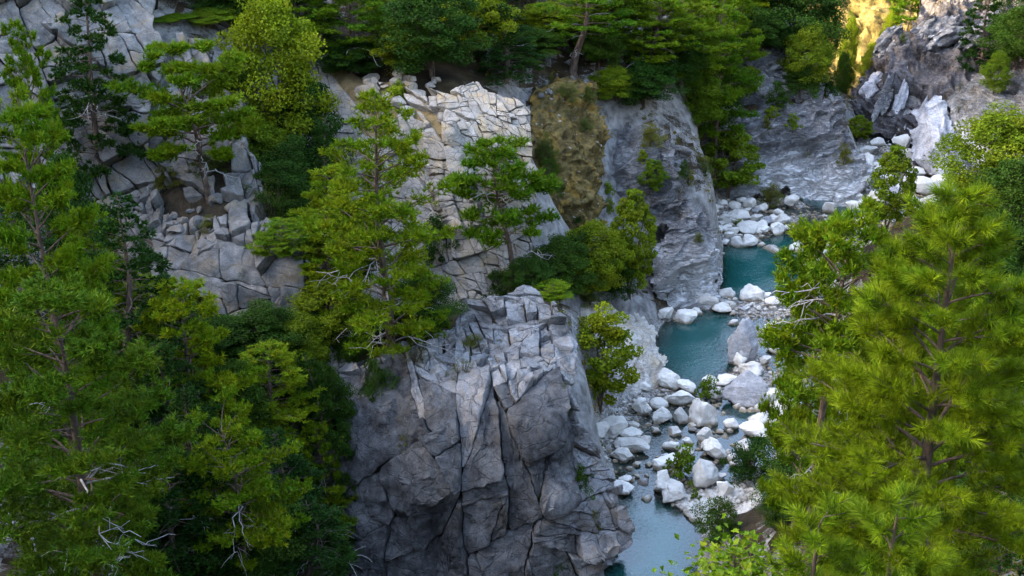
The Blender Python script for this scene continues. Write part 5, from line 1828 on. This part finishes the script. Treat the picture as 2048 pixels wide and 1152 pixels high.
def near_pine(u, vtop, Y, Rr, cs, nb, seed, label, dens=1.0, parts=300, scale=1.0, Hmin=6):
    top = P(u, vtop, Y)
    gz0 = drop(top.x, top.y)
    Hh = max(Hmin, top.z - gz0)
    root = empty('pine_tree', (top.x, top.y, top.z - Hh), label, 'tree')
    HEIGHTS.append(('near', u, vtop, round(Hh, 1), Rr * 2, round(gz0, 1)))
    r_ = np.random.RandomState(seed)
    hs = np.linspace(0, 1, 12)
    path = np.stack([.12 * np.sin(hs * 5), .1 * np.sin(hs * 4 + 1), hs * Hh], -1); path[:, :2] -= path[-1, :2] * hs[:, None]
    tr = Tubes(); tr.add(np.vstack([path[0] - np.array([0, 0, 1.0]), path]), np.concatenate([[.16], .13 * (1 - hs) + .012]), 10)
    br = Tubes(); tuf = []
    for i in range(nb):
        t = (i + r_.uniform(0, 1)) / nb
        h = cs + (1 - cs) * t
        L = Rr * ((1 - t) ** .8 + .05) * min(1, .5 + 1.5 * t) * r_.uniform(.65, 1.1)
        L = max(L, .25)
        a_ = i * 2.39996 + r_.uniform(-.4, .4)
        o_ = np.array([np.interp(h, hs, path[:, j]) for j in range(3)])
        ss = np.linspace(0, 1, 7)
        e = .35 + .5 * t + r_.uniform(-.12, .12)
        bp_ = o_ + np.stack([np.cos(a_) * L * ss, np.sin(a_) * L * ss, L * (e * ss - .42 * ss ** 2 + .2 * ss ** 3)], -1)
        br.add(bp_, (.008 + .014 * L) * (1 - .8 * ss), 5)
        tuf.append((bp_[-1], unit(bp_[-1] - bp_[-2] + np.array([0, 0, .05])), 1.18))
        ntw = int((L * 7.5 + 2) * dens)
        for q in range(ntw):
            s_ = .22 + .78 * (q + r_.uniform(0, 1)) / ntw
            b0 = np.array([np.interp(s_, ss, bp_[:, j]) for j in range(3)])
            ta = a_ + r_.choice((-1, 1)) * r_.uniform(.35, 1.0)
            tl = (.22 + .33 * L * (1.05 - s_)) * r_.uniform(.7, 1.2)
            td = np.array([math.cos(ta), math.sin(ta), r_.uniform(.1, .6)])
            e_ = b0 + td * tl
            br.add(np.stack([b0, b0 + td * tl * .5, e_]), np.array([.008, .006, .004]), 4)
            tuf.append((e_, unit(td + np.array([0, 0, .3]) + .2 * r_.normal(size=3)), r_.uniform(.8, 1.15)))
            m_ = int(tl / .2)
            for j in range(m_):
                p_ = b0 + td * tl * (j + .5) / (m_ + .5)
                d2 = unit(td + r_.normal(size=3) * .7 + np.array([0, 0, .35]))
                tuf.append((p_ + d2 * .14, d2, r_.uniform(.65, 1.0)))
    link('trunk', tr.mesh('trunk'), M['bark'], root)
    link('branches', br.mesh('branch'), M['bark'], root)
    # the tufts facing the gorge are single parts
    key = [-(p[1] * .8) + p[2] * .5 for p, d, s in tuf]
    order = np.argsort(key)[::-1]
    me_t = [mesh_np('needle_tuft', BR[q][0], BR[q][1], False, BR[q][2] * np.array([1.02, 1.0, 1]) * (.6 + .17 * q)) for q in range(7)]
    for me in me_t:
        me.materials.append(M['pine'])
    vs, fs, ts, off = [], [], [], 0
    for c_, i in enumerate(order):
        p, d, s = tuf[i]
        q = Vector(d).to_track_quat('Z', 'Y')
        if c_ < parts:
            o = bpy.data.objects.new('needle_tuft', me_t[i % 7]); COL.objects.link(o)
            o.parent = root; o.location = p; o.rotation_mode = 'QUATERNION'; o.rotation_quaternion = q; o.scale = (s * scale,) * 3
        else:
            V, Fc, T = BR[i % 7]
            rm = np.array(q.to_matrix())
            vs.append((V * s * scale) @ rm.T + p); fs.append(Fc + off); ts.append(T * r_.uniform(.6, 1.45)); off += len(V)
    if vs:
        cr = link('crown', mesh_np('crown', np.concatenate(vs), np.concatenate(fs), False, np.concatenate(ts)), M['pine'], root)
        cr['kind'] = 'stuff'
    return root, len(tuf)


near_pine(1925, 398, 15.5, 2.75, .08, 92, 5, 'big pine with long needle brushes across the river from the crag', dens=1.1)
near_pine(1640, 1045, 13.0, 1.05, .3, 30, 8, 'top of a young pine with bright needles below the long-needled pine', parts=200)
near_pine(1800, 1000, 12.5, 1.4, .3, 34, 11, 'low young pine under the big long-needled pine', parts=120)

# --- bright leafy shoot at the bottom: leaves one by one
def near_leaf(seed):
    """five-lobed plane leaf, folded on its midrib"""
    pts = [(0, 0), (.25, -.08), (.5, .12), (.36, .24), (.52, .5), (.25, .46), (.14, .72), (0, 1.0)]
    V = [(x, y, .12 * x + .05 * math.sin(y * 3 + seed)) for x, y in pts] + [(-x, y, .12 * x + .05 * math.sin(y * 3 + seed)) for x, y in pts[1:-1]]
    Fc = []
    n = len(pts)
    right = list(range(n)); left = [0] + list(range(n, n + n - 2)) + [n - 1]
    for sd in (right, left):
        for i in range(1, n - 1):
            Fc.append((0, sd[i], sd[i + 1]) if sd is right else (0, sd[i + 1], sd[i]))
    V = np.array(V) * .15
    return mesh_np('leaf', V, np.array(Fc), False, np.tile(np.array([[.95 + .12 * seed, 1.05, .8]]), (len(V), 1)))


LEAF = [near_leaf(s) for s in range(3)]
for me in LEAF:
    me.materials.append(M['broad'])
ct = P(1480, 1098, 15.5)
root = empty('broadleaf_shoot', (ct.x, ct.y, drop(ct.x, ct.y)), 'bright yellow-green leafy shoot over the lower pool', 'tree')
Hh = ct.z - root.location.z
tb = Tubes()
hs = np.linspace(0, 1, 8)
tb.add(np.stack([.1 * np.sin(hs * 4), .08 * np.sin(hs * 3), -.3 + hs * (Hh + .2)], -1), .05 * (1 - hs) + .008, 7)
rl = np.random.RandomState(3)
spots, axis_ = [], []
for i in range(64):
    f_ = i / 64
    h = Hh - 1.9 * f_ * rl.uniform(.6, 1); a_ = i * 2.4; L = .3 + 1.45 * f_ ** .7 * rl.uniform(.5, 1.15)
    b0 = np.array([0, 0, h - .2]); d = np.array([math.cos(a_), math.sin(a_), .3])
    tb.add(np.stack([b0, b0 + d * L * .5, b0 + d * L - np.array([0, 0, .05])]), np.array([.01, .007, .004]), 4)
    for q in range(8):
        spots.append(b0 + d * L * (.3 + .75 * q / 8) + rl.normal(size=3) * .09)
link('trunk', tb.mesh('trunk'), M['bark'], root)
spots = np.array(spots)
order = np.argsort(spots[:, 1] * .6 - spots[:, 2])
for i in order[:300]:
    o = bpy.data.objects.new('leaf', LEAF[i % 3]); COL.objects.link(o); o.parent = root
    o.location = spots[i]; o.rotation_euler = (rl.uniform(-.7, .5), rl.uniform(-.5, .5), rl.uniform(0, 6.28)); o.scale = (rl.uniform(.6, 1.0),) * 3
rest = np.concatenate([spots[order[300:]], spots + rl.normal(size=spots.shape) * .13])
c = link('crown', leaf_mesh('crown', rest, np.tile(np.array([[0, -.2, .9]]), (len(rest), 1)), np.tile(np.array([[1.0, 1.05, .8]]), (len(rest), 1)), rl, .13, .11), M['broad'], root)
c['kind'] = 'stuff'

# --- bleached dead branch, bottom left
b0 = P(-40, 960, 36)
tb = Tubes()
pix = [(-40, 960), (0, 1010), (30, 1050), (62, 1065), (70, 1100), (78, 1130), (60, 1165)]
pts = np.array([list(P(u, v, 36 - i * .15)) for i, (u, v) in enumerate(pix)])
tb.add(pts, np.array([.09, .085, .075, .065, .055, .045, .03]), 7)
for a, c in (((62, 1065), [(45, 1060), (20, 1075), (-10, 1078)]), ((70, 1100), [(90, 1125), (105, 1140), (110, 1150)]), ((30, 1050), [(50, 1030), (52, 1005)]), ((0, 1010), [(30, 1020), (50, 1012)])):
    q = np.array([list(P(u, v, 35.6 + .1 * j)) for j, (u, v) in enumerate([a] + c)])
    tb.add(q, np.linspace(.045, .015, len(q)), 5)
gz0 = drop(pts[-1][0], pts[-1][1])
tb.add(np.array([pts[0], pts[0] + np.array([-1.2, .3, -2.5]), [pts[0][0] - 1.6, pts[0][1] + .5, drop(pts[0][0] - 1.6, pts[0][1] + .5) - .3]]), np.array([.09, .12, .15]), 7)
tag(link('dead_branch', tb.mesh('dead_branch'), M['deadwood']), 'bleached bare dead branch at the foot of the wooded slope pines', 'branch')

# --- undergrowth: uncountable
rs = np.random.RandomState(17)
N = 6000
gx = rs.uniform(-45, 62, N * 3); gy = rs.uniform(12, 150, N * 3)
k_ = ~in_poly(gx, gy, [(x, y) for x, y in RIVw])
gx, gy = gx[k_][:N], gy[k_][:N]
dens_ = fbm(np.stack([gx / 7, gy / 7, 0 * gx], -1), 2, 5) > -.15
gx, gy = gx[dens_], gy[dens_]
gz_ = ground(gx, gy)[0]
per = 26
n = len(gx)
sz = rs.uniform(.25, .75, n)
off = rs.normal(size=(n, per, 3)); off[:, :, 2] = np.abs(off[:, :, 2])
pp = np.stack([gx, gy, gz_], -1)[:, None] + unit(off) * rs.uniform(.2, 1, (n, per, 1)) * sz[:, None, None]
hue = rs.uniform(0, 1, (n, 1, 1))
tt = np.concatenate([.8 + .9 * hue, .8 + .3 * hue, .8 + 0 * hue], -1) * np.ones((1, per, 1))
um = leaf_mesh('undergrowth', pp.reshape(-1, 3), unit(off).reshape(-1, 3) + np.array([0, 0, .5]), tt.reshape(-1, 3), rs, .2, .11)
tag(link('undergrowth', um, M['olive']), 'low scrub and herbs covering the slopes', None, None, 'stuff')
